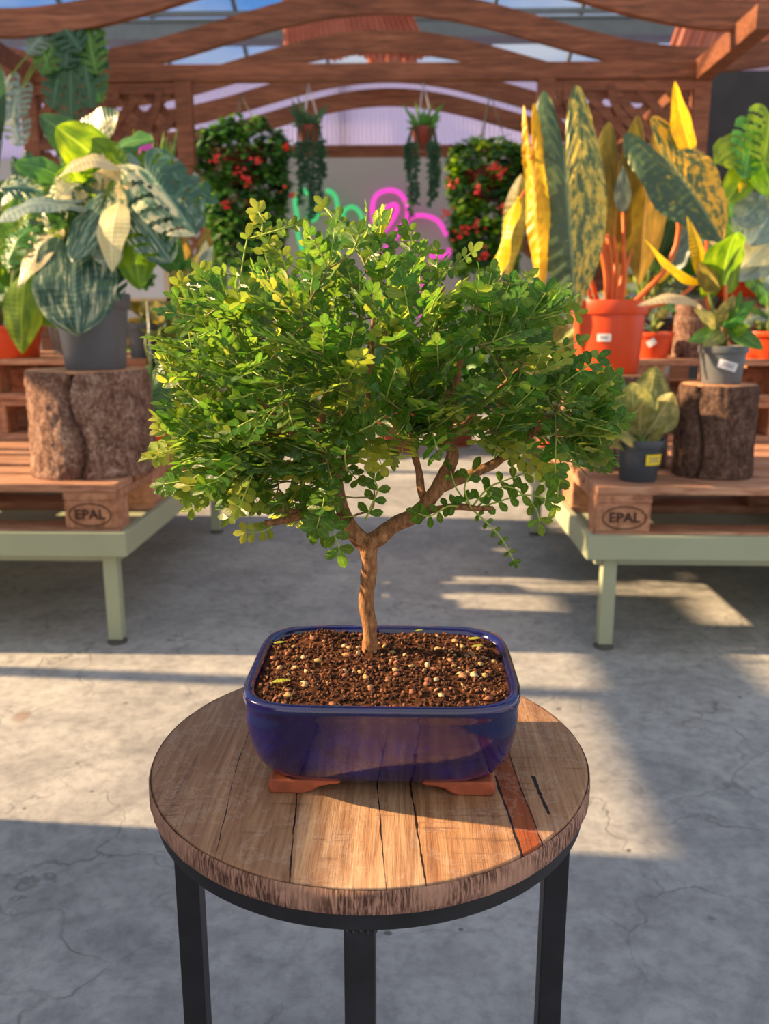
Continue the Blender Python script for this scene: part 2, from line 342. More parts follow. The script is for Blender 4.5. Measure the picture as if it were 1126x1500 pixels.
# ------------------------------------------------------------------ leaves
def wfun(kind, t):
    if kind == 'oval': return max(0, math.sin(PI * min(1, t ** .85))) ** .75
    if kind == 'lance': return max(0, math.sin(PI * min(1, t ** .7))) ** .9
    if kind == 'heart': return max(0, math.cos(PI / 2 * t ** 1.25)) ** .75 * (.72 + .55 * t)
    if kind == 'sag': return max(0, math.cos(PI / 2 * t ** 1.6)) ** .8 * (.78 + .35 * math.sin(PI * t))
    if kind == 'mon': return max(0, math.cos(PI / 2 * t ** 1.5)) ** .7 * (.75 + .5 * t)
    if kind == 'strap': return min(1, t * 8 + .5) * max(0, (1 - t ** 3)) ** .6
    if kind == 'spoon': return max(0, math.sin(PI * t ** 1.5)) ** .7 * .9 + .08
LOB = {'heart': .28, 'sag': .38, 'mon': .22}
def leaf(mb, base, tip, W, kind='oval', face=(0, -1, .4), sag=.1, fold=.15, wav=.03, col=None, nt=None, rip=0):
    base = Vector(base); tip = Vector(tip); a = tip - base; L = a.length; ax = a / L
    side = ax.cross(Vector(face)); side = side.normalized() if side.length > .05 else ax.cross(Vector((1, .3, .2))).normalized()
    n = side.cross(ax)
    mon = kind == 'mon'; ns = 10 if mon else (7 if kind in LOB else 4); nt = nt or (40 if mon else (70 if rip else 18))
    lob = LOB.get(kind, 0); vs = []; uv = []
    ph = rnd.random() * 6
    for i in range(nt + 1):
        t = i / nt; w = wfun(kind, t) * W / 2
        for j in range(2 * ns + 1):
            s = (j - ns) / ns; q = abs(s)
            u = t - lob * math.sin(PI * .8 * q ** .85) * (1 - t) ** 2.4
            p = base + ax * (u * L) + n * (sag * L * math.sin(PI * max(0, min(1, .15 + .85 * t)))) + side * (s * w) + n * (-fold * q * w) + n * (wav * W * q * math.sin(t * 16 + ph + (2 if s > 0 else 0)) + rip * min(1, q * 4) * math.sin(u * 75 - q * 5))
            vs.append(p); uv.append((t, s * .5 + .5))
    R = 2 * ns + 1; fs = []
    for i in range(nt):
        for j in range(2 * ns):
            if mon:
                t = (i + .5) / nt; q = abs((j + .5 - ns) / ns)
                tt = (t + .13 * q) * 6.5 + (0 if j < ns else .35); fr = tt % 1
                if q > .34 and fr < .33 and .08 < t < .93: continue
                if .15 < q < .33 and .35 < fr < .6 and .2 < t < .75 and (int(tt) % 2 == 0): continue
            fs.append((i * R + j, i * R + j + 1, (i + 1) * R + j + 1, (i + 1) * R + j))
    if col is None: col = (rnd.random(), 0, .3 + .4 * rnd.random())
    mb.add(vs, fs, uv, col)
def arc(a, b, bow=(0, 0, .1), n=10):
    a = Vector(a); b = Vector(b); bow = Vector(bow)
    return [a.lerp(b, i / n) + bow * math.sin(PI * i / n) for i in range(n + 1)]

def pot_mesh(c, h, rt, rb, rim=.12, n=40):
    mb = MB(); r2 = rt * 1.06; zr = h * (1 - rim * 1.6)
    rm = rb + (rt - rb) * .86
    prof = [(rb * .3, 0), (rb * .97, 0), (rb, .004), (rm, zr), (r2 * .985, zr + .001), (r2, zr + .004), (r2 * 1.01, h - .003), (r2 * 1.0, h), (rt * .97, h), (rt * .95, h - .01), (rt * .9, h * .72)]
    mb.lathe(prof, c, n); return mb
def soil_mesh(c, h, r):
    mb = MB(); mb.lathe([(r * .92, h * .86 - .01), (r * .925, h * .88), (r * .5, h * .9), (r * .1, h * .905)], c, 28); return mb
def rlabel(parent, c, r, ang, zc, w, h, mat, tilt=0, printed=True, rslope=0):
    mb = MB(); N = 8; vs = []
    for i in range(N + 1):
        for j in (-1, 1):
            u = (i / N - .5) * w; v = j * h / 2
            uu = u * math.cos(tilt) - v * math.sin(tilt); vv = u * math.sin(tilt) + v * math.cos(tilt)
            rr = r + rslope * vv + .0012; a = ang + uu / r
            vs.append((c[0] + rr * math.cos(a), c[1] + rr * math.sin(a), c[2] + zc + vv))
    mb.add(vs, [(2 * i, 2 * i + 2, 2 * i + 3, 2 * i + 1) for i in range(N)])
    o = mb.build('label', mat, parent)
    if printed:
        m2 = MB()
        for k in range(3):
            vs = []; v = h * (.22 - .2 * k); hw = w * (.36 if k != 1 else .28)
            for i in range(5):
                for j in (-1, 1):
                    u = (i / 4 - .5) * 2 * hw; vy = v + j * h * .045
                    uu = u * math.cos(tilt) - vy * math.sin(tilt); vv = u * math.sin(tilt) + vy * math.cos(tilt)
                    rr = r + rslope * vv + .002; a = ang + uu / r
                    vs.append((c[0] + rr * math.cos(a), c[1] + rr * math.sin(a), c[2] + zc + vv))
            m2.add(vs, [(2 * i, 2 * i + 2, 2 * i + 3, 2 * i + 1) for i in range(4)])
        m2.build('print', M['labelgrey'], o)
    return o
def potted(name, label, cat, c, h, rt, rb, mat, group=None):
    t = thing(name, label, cat, c, group)
    pot_mesh(c, h, rt, rb).build('pot', M[mat], t, angle=40)
    soil_mesh(c, h, rt).build('soil', M['soil'], t)
    return t
def add_leaf(t, mat, base, tip, W, kind='oval', pet=None, petmat='stem', pr=.006, bow=(0, 0, .03), **kw):
    mb = MB(); leaf(mb, base, tip, W, kind, **kw); mb.build('leaf', M[mat], t)
    if pet is not None:
        m2 = MB(); m2.tube(arc(pet, base, bow), [pr * (1 - .4 * i / 10) for i in range(11)], 7); m2.build('petiole', M[petmat], t)

# ------------------------------------------------------------------ THE SETTING
mb = MB(); mb.box(-6, 6, -3, 9, -.1, 0); struct(mb.build('floor', M['floor'], smooth=False))
YW = 8.6; ZW = P(560, 231, YW).z; ZT = P(560, 96, YW).z
mb = MB(); mb.box(-6, 6, YW, YW + .08, 0, ZW)
for i in range(10): mb.box(-6 + 1.2 * i - .006, -6 + 1.2 * i + .006, YW - .006, YW, 0, ZW)
struct(mb.build('wall_back', M['greywall'], smooth=False))
mb = MB(); vs = []; N = 3200
for i in range(N + 1):
    x = -6 + 12 * i / N; y = YW + .03 + .016 * math.sin(2 * PI * x / .042)
    vs += [(x, y, ZW), (x, y, ZT)]
mb.add(vs, [(2 * i, 2 * i + 2, 2 * i + 3, 2 * i + 1) for i in range(N)])
struct(mb.build('wall_back_upper', M['corr']))
mb = MB()
for x in (-4.8, -2.6, -.62, 1.4, 3.4, 5.4): mb.box(x - .035, x + .035, YW + .08, YW + .14, ZW, ZT)
struct(mb.build('trim_1', M['steel'], smooth=False))
# glass roof sloping up towards the viewer
SL = .45
def roofz(y): return ZT + SL * (YW - y)
mb = MB(); mb.add([(-6, YW + .1, ZT), (6, YW + .1, ZT), (6, 4.6, roofz(4.6)), (-6, 4.6, roofz(4.6))], [(0, 1, 2, 3)])
struct(mb.build('window_1', M['glass'], smooth=False))
mb = MB()
k = 0
for i in range(17):
    x = -6 + .75 * i
    mb.bar((x, YW + .1, ZT + .01), (x, 4.6, roofz(4.6) + .01), .03, .05)
for y, h in ((YW + .08, .09), (8.3, .05), (8.02, .035), (7.0, .05), (5.6, .06)): mb.bar((-6, y, roofz(y)), (6, y, roofz(y)), .05, h)
struct(mb.build('trim_2', M['steel'], smooth=False))
yz = P(560, 52, 7.6); yt = P(560, 30, 7.6)
mb = MB(); mb.box(-6, 6, 7.6, 7.78, yz.z, yt.z); mb.box(-6, 6, 7.58, 7.8, yt.z, yt.z + .02); mb.box(-6, 6, 7.58, 7.8, yz.z - .015, yz.z + .005)
for x in (-3.2, 2.9): mb.bar((x, 7.6, yt.z), (x + .35, 7.55, yz.z - .45), .05, .05)
struct(mb.build('trim_3', M['steel'], smooth=False))
# black screen wall at the right, with a corrugated strip above
b0 = P(1034, 104, 5.7)
mb = MB(); mb.box(b0.x, 4.6, 5.7, 5.76, 0, b0.z); struct(mb.build('wall_right', M['black'], smooth=False))

# ------------------------------------------------------------------ PERGOLA
perg = thing('pergola', 'red-brown stained timber pergola with arched rafters spanning the aisle', 'pergola', (-.2, 5, 0))
YB = 5.0
zb0 = P(700, 118, YB).z; zb1 = P(700, 93, YB).z
XR = P(1016, 118, YB).x; XL = P(52, 118, YB).x
xc = (XR + XL) / 2 + .1
zmin = zb1 - .015
zcr = P(560, 77, 5.83).z; A = zcr - zmin; hs = (XR - XL) / 2
def rafter(Y, name='rafter'):
    mb = MB(); N = 60; w = .045; h = .125; x0 = XL - .55; x1 = XR + .55; vs = []
    for i in range(N + 1):
        x = x0 + (x1 - x0) * i / N; u = abs(x - xc) / hs
        if u < 1: z = zmin + A * (1 + math.cos(PI * u)) / 2
        else: z = zmin + .05 * min(1, (u - 1) / .25) ** 1.5 * 1.0
        for dy, dz in ((-w / 2, 0), (w / 2, 0), (w / 2, h), (-w / 2, h)): vs.append((x, Y + dy, z + dz))
    fs = []
    for i in range(N):
        for k in range(4): fs.append((i * 4 + k, i * 4 + (k + 1) % 4, (i + 1) * 4 + (k + 1) % 4, (i + 1) * 4 + k))
    fs += [(3, 2, 1, 0), (N * 4, N * 4 + 1, N * 4 + 2, N * 4 + 3)]
    mb.add(vs, fs); return mb.build(name, M['pergola'], perg, smooth=False)
for Y in (4.47, 5.15, 5.83, 6.5, 7.18): rafter(Y)
for x0, x1 in ((XR, XR + .09), (XL - .09, XL)):
    mb = MB(); mb.box(x0, x1, 4.18, 7.5, zb0 - .01, zb1 + .01); mb.build('side_beam', M['pergola'], perg, smooth=False, bevel=.004)
mb = MB(); mb.box(XL, XR, YB - .03, YB + .03, zb0, zb1); mb.build('cross_beam', M['pergola'], perg, smooth=False, bevel=.004)
zf0 = P(560, 229, 7.3).z; zf1 = P(560, 212, 7.3).z
mb = MB(); mb.box(XL - .5, XR + .3, 7.3, 7.36, zf0, zf1); mb.build('cross_beam', M['pergola'], perg, smooth=False, bevel=.004)
for x in (XL - .045, XR + .045):
    for y in (5.02, 7.3):
        mb = MB(); mb.box(x - .045, x + .045, y - .045, y + .045, 0, zb0 - .01); mb.build('post', M['pergola'], perg, smooth=False, bevel=.004)
def lattice(xpost, xs, Y):
    sg = 1 if xs > xpost else -1; W = abs(xs - xpost); zt = zb0; H = .62 if Y < 6 else .5; D = .04
    mb = MB(); mb.box(xs - .045, xs + .045, Y - .03, Y + .03, zt - .43, zt)          # short drop post
    mb.box(min(xpost, xs), max(xpost, xs), Y - .02, Y + .02, zt - .06, zt - .005)
    arcp = [Vector((xpost + sg * (W * .98) * math.cos(a), Y, zt - .06 - .42 - (1 - math.sin(a)) * .38 + .0)) for a in [PI / 2 * i / 12 for i in range(13)]]
    # concave quarter arch from the drop post to the corner post
    arcp = [Vector((xs - sg * W * (1 - math.cos(PI / 2 * i / 12)), Y, zt - .36 - .5 * math.sin(PI / 2 * i / 12))) for i in range(13)]
    for i in range(12): mb.bar(arcp[i], arcp[i + 1], .09, .03, up=(0, 1, 0))
    mb.build('brace_frame', M['pergola'], perg, smooth=False)
    m2 = MB()
    def zlow(x):
        f = max(0, min(1, abs(x - xs) / W)); th = math.acos(1 - f); return zt - .36 - .5 * math.sin(th)
    for k in range(-7, 12):
        for dr in (1, -1):
            xa = xpost + sg * k * .15; pts = []
            for j in range(40):
                x = xa + sg * dr * j * .02; z = zt - .04 - j * .02
                if min(xpost, xs) < x < max(xpost, xs) and z > zlow(x): pts.append((x, Y + dr * .008, z))
            if len(pts) > 2: m2.bar(pts[0], pts[-1], .045, .012, up=(0, 1, 0))
    # woven arc slats
    for rr in (.3, .46): 
        ar = [Vector((xpost + sg * rr * 1.5 * math.cos(a), Y - .02, zt - .03 - rr * math.sin(a))) for a in [PI / 2 * i / 10 for i in range(11)]]
        ar = [p for p in ar if abs(p.x - xpost) < W]
        for i in range(len(ar) - 1): m2.bar(ar[i], ar[i + 1], .04, .012, up=(0, 1, 0))
    m2.build('lattice', M['pergola'], perg, smooth=False)
xsl = P(271, 170, YB).x; xsr = P(798, 170, YB).x
lattice(XL, xsl, YB); lattice(XR, xsr, YB)
lattice(XL, XL + .75, 7.3); lattice(XR, XR - .75, 7.3)

# pleated copper cloth swag under the roof
mb = MB()
def pleat(x0, x1, z0, z1, Y, n=26, flare=0):
    vs = []; N = n * 8
    for i in range(N + 1):
        f = i / N; x = x0 + (x1 - x0) * f; y = Y + .025 * math.sin(f * n * 2 * PI)
        vs += [(x + flare * f, y, z0 - .02 * math.sin(f * 23)), (x, y, z1)]
    mb.add(vs, [(2 * i, 2 * i + 2, 2 * i + 3, 2 * i + 1) for i in range(N)])
pa = P(415, 60, 6.9); pb = P(590, 20, 6.9); pleat(pa.x, pb.x, pa.z - .12, pb.z + .12, 6.9, 24, .22)
pa = P(535, 92, 6.6); pb = P(612, 70, 6.6); pleat(pa.x, pb.x, pa.z, pb.z + .1, 6.92, 3)
o = mb.build('pleated_cloth', M['cloth']); tag(o, 'pleated coppery cloth hanging below the glass roof, behind the middle rafters', 'curtain')
mb = MB(); pa = P(1000, 48, 6.3); pb = P(1060, 90, 6.3)
N = 80; vs = []
for i in range(N + 1):
    f = i / N; x = pa.x - .1 + .9 * f; y = 6.3 + .03 * math.sin(f * 10 * 2 * PI); vs += [(x, y, pb.z + .05 + .1 * f), (x + .15, y, pa.z + .35)]
mb.add(vs, [(2 * i, 2 * i + 2, 2 * i + 3, 2 * i + 1) for i in range(N)])
o = mb.build('pleated_cloth', M['cloth']); tag(o, 'rust-coloured cloth drape in the top right corner above the black wall', 'curtain')

# ------------------------------------------------------------------ NEON SIGNS
def cat(pts, n=6):
    P_ = [pts[0]] + pts + [pts[-1]]; out = []
    for i in range(1, len(P_) - 2):
        for k in range(n):
            t = k / n; a, b, c, d = P_[i - 1], P_[i], P_[i + 1], P_[i + 2]
            out.append(.5 * ((2 * b) + (c - a) * t + (2 * a - 5 * b + 4 * c - d) * t * t + (3 * b - a - 3 * c + d) * t ** 3))
    out.append(Vector(pts[-1])); return out
def npt(x, y): return P(240 + x / 2.252, 180 + y / 2.252, YW - .06)
def neon_sign(name, label, strokes, mat, r=.021):
    allp = [npt(*q) for s in strokes for q in s]; x0 = min(p.x for p in allp); x1 = max(p.x for p in allp); z0 = min(p.z for p in allp); z1 = max(p.z for p in allp)
    t = thing(name, label, 'neon sign', ((x0 + x1) / 2, YW - .05, z0))
    for s in strokes:
        mb = MB(); mb.tube(cat([npt(*q) for q in s]), r, 10); mb.build('neon_tube', M[mat], t)
    for s in strokes:
        for q in (s[0], s[-1], s[len(s) // 2]):
            mb = MB(); p = npt(*q); mb.tube([p + Vector((0, .002, 0)), (p.x, YW - .0075, p.z)], .008, 6); mb.build('wall_clip', M['acryl'], t)
neon_sign('neon_flamingo', 'pink neon flamingo outline glowing on the grey back wall', [
    [(694, 345), (688, 300), (690, 262), (705, 235), (740, 222), (775, 230), (798, 262), (804, 305), (792, 345), (765, 375), (735, 405), (722, 445)],
    [(694, 345), (712, 300), (740, 276), (764, 270), (768, 290), (752, 322), (730, 350), (708, 372)],
    [(735, 405), (775, 350), (815, 312), (860, 306), (905, 325), (935, 375)],
    [(935, 420), (968, 416), (930, 436), (880, 440), (915, 425)],
    [(722, 445), (790, 520), (880, 470)], [(820, 470), (860, 545), (885, 530), (820, 585), (850, 640)]], 'nred')
neon_sign('neon_cactus', 'green neon cactus outline glowing on the grey back wall left of the flamingo', [
    [(440, 310), (433, 260), (440, 232), (458, 222), (478, 236), (490, 270), (492, 318)],
    [(470, 300), (490, 320), (505, 305), (508, 260), (502, 240)],
    [(535, 222), (560, 236), (572, 275), (572, 400), (572, 480)],
    [(590, 400), (590, 310), (600, 285), (625, 278), (648, 300), (660, 350), (660, 420)],
    [(440, 310), (445, 380), (470, 440), (510, 450)]], 'ngreen')
# small wall socket cover is not legible in the photo and is left out

# ------------------------------------------------------------------ BENCHES
def bench(label, x0, x1, xl):
    y0, y1 = 2.12, 3.72; zt, zb = .32, .255
    t = thing('metal_bench', label, 'bench', ((x0 + x1) / 2, (y0 + y1) / 2, 0))
    mb = MB(); w = .02
    mb.box(x0, x1, y0, y0 + w, zb, zt); mb.box(x0, x1, y1 - w, y1, zb, zt)
    mb.box(x0, x0 + w, y0 + w, y1 - w, zb, zt); mb.box(x1 - w, x1, y0 + w, y1 - w, zb, zt)
    mb.build('tray_rim', M['benchmetal'], t, smooth=False, bevel=.002)
    mb = MB(); mb.box(x0 + w, x1 - w, y0 + w, y1 - w, zb + .02, zt - .018); mb.build('tray_floor', M['benchmetal'], t, smooth=False)
    for ya in (y0 + .03, y1 - .06):
        mb = MB(); mb.box(x0 + .03, x1 - .03, ya, ya + .03, zb - .02, zb + .001); mb.build('under_rail', M['benchmetal'], t, smooth=False)
    for x in xl:
        for y in (2.16, 3.4):
            mb = MB(); mb.box(x - .019, x + .019, y - .019, y + .019, .012, zb + .02); l = mb.build('leg', M['benchmetal'], t, smooth=False, bevel=.003)
            m2 = MB(); m2.lathe([(.026, 0), (.027, .004), (.016, .012), (.012, .013)], (x, y, 0), 20); m2.build('foot', M['foot'], l)
bench('sage green metal nursery bench on the left of the aisle', -2.4, -.735, (-.79, -2.3))
bench('sage green metal nursery bench on the right of the aisle', .473, 2.2, (.54, 2.1))

def textmesh(body, size, name):
    cu = bpy.data.curves.new(name, 'FONT'); cu.body = body; cu.size = size; cu.align_x = 'CENTER'; cu.align_y = 'CENTER'; cu.extrude = .0008; cu.offset = .0007
    o = bpy.data.objects.new(name, cu); C.objects.link(o); bpy.context.view_layer.update()
    dg = bpy.context.evaluated_depsgraph_get(); me = bpy.data.meshes.new_from_object(o.evaluated_get(dg)); bpy.data.objects.remove(o); bpy.data.curves.remove(cu)
    return me
def pallet(label, x0, y0, z0, stamp=None, group='wooden pallets stacked on the benches', rot=0):
    t = thing('wooden_pallet', label, 'pallet', (x0 + .6, y0 + .4, z0), group)
    x1 = x0 + 1.2; y1 = y0 + .8; mb = MB()
    for (a, b) in ((0, .145), (.1725, .2725), (.3275, .4725), (.5275, .6275), (.655, .8)):
        j = rnd.uniform(-.003, .003); mb.box(x0 + j, x1 + j, y0 + a, y0 + b, z0 + .122, z0 + .144)
    mb.build('deck_boards', M['pallet'], t, smooth=False, bevel=.003)
    mb = MB()
    for a in (0, .5275, 1.055): mb.box(x0 + a + .001, x0 + a + .144, y0 + .001, y1 - .001, z0 + .1, z0 + .1215)
    mb.build('cross_boards', M['palletend'], t, smooth=False, bevel=.002)
    for ax, wx in ((0, .145), (.5275, .145), (1.055, .145)):
        for ay, wy in ((0, .1), (.3275, .145), (.7, .1)):
            m2 = MB(); m2.box(x0 + ax + .002, x0 + ax + wx - .002, y0 + ay + .002, y0 + ay + wy - .002, z0 + .022, z0 + .1); m2.build('block', M['palletend'], t, smooth=False, bevel=.004)
    mb = MB()
    for a, b in ((0, .1), (.3275, .4725), (.7, .8)): mb.box(x0, x1, y0 + a, y0 + b, z0, z0 + .022)
    mb.build('bottom_boards', M['pallet'], t, smooth=False, bevel=.003)
    if stamp is not None:
        cx = x0 + stamp; cz = z0 + .061; yy = y0 + .0005
        me = textmesh('EPAL', .036, 'pallet_stamp'); me.materials.append(M['stamp'])
        me.transform(Matrix.Translation((cx, yy, cz)) @ Matrix.Rotation(PI / 2, 4, 'X') @ Matrix.Scale(1.05, 4, (1, 0, 0)))
        o = bpy.data.objects.new('pallet_stamp', me); C.objects.link(o); o.parent = t; o.matrix_parent_inverse = Matrix.Translation(-t.location)
        m2 = MB(); m2.tube([(cx + .056 * math.cos(a), yy, cz + .03 * math.sin(a)) for a in [2 * PI * i / 40 for i in range(40)]], .0016, 5, closed=True); m2.build('stamp_ring', M['stamp'], t)
    return t
ZP = .302
pallet('front wooden pallet on the left bench, under the wide log', -.758 - 1.2, 2.142, ZP, stamp=1.2 - .075)
pallet('front wooden pallet on the right bench, oval EPAL stamp on its left block', .495, 2.142, ZP, stamp=.075)
pallet('lowest pallet at the back of the left bench', -.758 - 1.2, 2.955, ZP)
pallet('middle pallet of the back stack on the left bench', -.9 - 1.2, 2.97, ZP + .145)
pallet('topmost pallet of the back stack on the left bench', -.91 - 1.2, 2.96, ZP + .29)
pallet('lowest pallet at the back of the right bench', .495, 2.955, ZP)
pallet('middle pallet of the back stack on the right bench', .74, 2.97, ZP + .145)
pallet('topmost pallet of the back stack on the right bench', .75, 2.96, ZP + .29)
ZD = ZP + .1445; ZU = ZP + .4345

# ------------------------------------------------------------------ LOGS
def log(label, x, y, z, r, h, mat, crack=None, seed=0, lean=0):
    t = thing('log_section', label, 'log', (x, y, z), 'bark-covered log sections used as plant stands')
    mb = MB(); n = 120; rows = 46
    def fn(rr, zz, a):
        p = Vector((math.cos(a) * 1.4, math.sin(a) * 1.4, zz * 5 + seed * 7))
        d = .035 * noise.noise(p * .9) * 2 + .05 * abs(noise.noise(Vector((math.cos(a) * 9, math.sin(a) * 9, zz * 16 + seed)))) + .03 * noise.noise(Vector((math.cos(a) * 24, math.sin(a) * 24, zz * 50 + seed)))
        if crack is not None:
            ca = crack + .12 * math.sin(zz * 22); dd = (a - ca + PI) % (2 * PI) - PI; d -= .2 * math.exp(-(dd / .045) ** 2)
        return rr * (1 + d) + lean * zz, zz
    prof = [(r * (1.03 - .06 * i / rows), h * i / rows) for i in range(rows + 1)]
    mb.lathe(prof, (x, y, z), n, fn=fn); mb.build('bark', M[mat], t)
    m2 = MB(); m2.lathe([(r * .94, h - .004), (r * .94, h + .0006), (r * .5, h + .001), (.01, h + .001)], (x, y, z), 60, fn=lambda rr, zz, a: (rr * (1 + .06 * noise.noise(Vector((math.cos(a) * 1.3, math.sin(a) * 1.3, seed)))), zz)); m2.build('cut_face', M['cut'], t)
    return t
lx = P(131, 600, 2.36).x
log('wide bark-covered log on the left bench with a long dark crack', lx, 2.37, ZD, .168, P(130, 546, 2.21).z - ZD, 'stump', crack=-PI / 2 + .1, seed=1)
hR = P(1048, 566, 2.24).z - ZD
log('dark narrow bark-covered log at the right front of the right bench', P(1048, 620, 2.33).x, 2.335, ZD, .103, hR, 'stump2', crack=-PI / 2 - .75, seed=5)
hRL = P(880, 551, 2.4).z - ZD
log('pale bark-covered log carrying the large orange pot', P(898, 620, 2.53).x, 2.53, ZD, .15, hRL, 'stump', seed=9)
log('small pale log standing on the upper pallet of the right bench', P(1012, 500, 3.1).x, 3.12, ZU, .055, .2, 'stump', seed=12)
log('pale log at the far right lifting a wide orange pot above the others', P(1100, 480, 3.3).x, 3.32, ZU, .12, P(1100, 436, 3.25).z - ZU, 'stump', seed=15)
log('small log tucked behind the foliage on the left bench', P(225, 600, 3.15).x + .03, 3.2, ZD, .09, .12, 'stump2', seed=18)

# ------------------------------------------------------------------ RIGHT-HAND PLANTS
# 1. variegated philodendron in the orange pot
oc = (P(890, 500, 2.53).x, 2.53, ZD + hRL + .002)
zt = P(890, 440, 2.5).z
t = potted('variegated_philodendron', 'tall philodendron with long yellow-marbled leaves in a large orange pot', 'potted plant', oc, zt - oc[2], .103, .09, 'orangepot')
rlabel(t, oc, .1, -PI / 2 - .34, (zt - oc[2]) * .5, .038, .02, M['label'], rslope=.06)
oz = zt - .03
def Q(x, y, s, ox=700, oy=120): return (ox + x / s, oy + y / s)
def pq(x, y, Y): return P(x, y, Y)
pot0 = Vector((oc[0], oc[1], oz))
add_leaf(t, 'phil', pq(826, 222, 2.42), pq(843, 462, 2.34), .19, 'sag', pot0 + Vector((0, 0, 0)), 'petiole', .008, (.02, .06, .15), sag=.06, fold=.12, face=(-.15, -1, .2), wav=.03, rip=.0028)
add_leaf(t, 'gold', pq(777, 232, 2.36), pq(791, 445, 2.3), .062, 'sag', pot0 + Vector((-.02, .02, 0)), 'petiole', .007, (-.05, .05, .2), sag=-.03, fold=.4, face=(-.6, -1, .1), wav=.12, rip=.002)
add_leaf(t, 'gold', pq(763, 290, 2.5), pq(716, 470, 2.5), .06, 'lance', pot0 + Vector((-.03, .02, 0)), 'petiole', .006, (-.05, .05, .15), sag=.08, fold=.5, face=(-.9, -.5, .2), wav=.15)
add_leaf(t, 'olive', pq(765, 255, 2.6), pq(742, 420, 2.6), .08, 'lance', None, sag=.05, face=(-.5, -.7, .2))
add_leaf(t, 'olive', pq(905, 245, 2.64), pq(893, 415, 2.62), .16, 'sag', pot0 + Vector((.01, .04, 0)), 'petiole', .007, (.03, .05, .1), sag=.05, face=(0, -1, .1))
add_leaf(t, 'olive', pq(945, 240, 2.72), pq(935, 420, 2.7), .15, 'sag', pot0 + Vector((.03, .05, 0)), 'petiole', .007, (.03, .03, .1), sag=.05, face=(.2, -1, .1))
add_leaf(t, 'teal', pq(912, 312, 2.6), pq(912, 242, 2.6), .05, 'lance', pot0 + Vector((.02, 0, 0)), 'petiole', .007, (.01, 0, 0), sag=.02)
add_leaf(t, 'philL', pq(968, 232, 2.5), pq(1060, 358, 2.42), .2, 'sag', pot0 + Vector((.04, 0, 0)), 'petiole', .009, (.1, .0, -.02), sag=.08, fold=.1, face=(.1, -1, .35), wav=.04, rip=.002)
add_leaf(t, 'gold', pq(1018, 232, 2.5), pq(988, 118, 2.46), .07, 'lance', pot0 + Vector((.05, 0, 0)), 'petiole', .007, (.14, .05, -.1), sag=-.05, fold=.3, face=(.3, -1, .1))
add_leaf(t, 'olive', pq(868, 250, 2.66), pq(862, 400, 2.66), .12, 'sag', None, sag=.03)
for px in (886, 897, 906, 920):
    mb = MB(); mb.tube(arc(pot0 + Vector(((px - 900) * .0012, -.02, -.01)), pq(px - 8, 340 + abs(px - 900), 2.5), (.01, 0, 0)), .006, 8); mb.build('petiole', M['petiole'], t)

# 2. grey pot on the dark log, yellow leaves
gc = (P(1059, 530, 2.33).x, 2.335, ZD + hR + .002); gh = P(1059, 507, 2.3).z - gc[2]
t = potted('yellow_leaved_plant', 'young philodendron with yellow paddle leaves in a grey pot on the dark log', 'potted plant', gc, gh, .061, .05, 'greypot')
rlabel(t, gc, .057, -PI / 2 - .1, gh * .5, .05, .022, M['label'], tilt=-.28, rslope=.1)
g0 = Vector((gc[0], gc[1], gc[2] + gh * .85))
add_leaf(t, 'gold', pq(1033, 412, 2.3), pq(944, 350, 2.25), .06, 'lance', g0, 'stem', .006, (0, 0, 0), fold=.5, sag=-.06, face=(.1, -.6, 1))
add_leaf(t, 'lime', pq(1062, 418, 2.3), pq(1078, 340, 2.22), .155, 'heart', g0 + Vector((.005, 0, 0)), 'petiole', .008, (0, 0, 0), sag=-.1, fold=.25, face=(.1, -1, .6))
add_leaf(t, 'gold', pq(1028, 412, 2.32), pq(1006, 316, 2.3), .04, 'lance', g0 + Vector((-.01, 0, 0)), 'petiole', .006, (0, 0, 0), fold=.4)
add_leaf(t, 'cream', pq(1024, 462, 2.28), pq(932, 448, 2.2), .055, 'lance', g0, 'stem', .004, (-.01, 0, .01), sag=.22, fold=.3, face=(0, -.7, 1))
add_leaf(t, 'olive', pq(1052, 424, 2.3), pq(1020, 385, 2.26), .075, 'oval', None, fold=.3)
for (bx, by, tx, ty, w, m) in ((1050, 490, 1008, 500, .045, 'green'), (1045, 480, 1015, 452, .04, 'pale'), (1060, 480, 1105, 440, .045, 'green'), (1065, 485, 1118, 512, .05, 'green'), (1058, 490, 1030, 508, .04, 'pale'), (1052, 470, 1075, 432, .04, 'pale'), (1070, 490, 1098, 478, .04, 'lime'), (1066, 478, 1085, 425, .03, 'green')):
    add_leaf(t, m, pq(bx, by, 2.3), pq(tx, ty, 2.24), w, 'oval', g0, 'stem', .0025, (0, 0, .005), sag=.15)

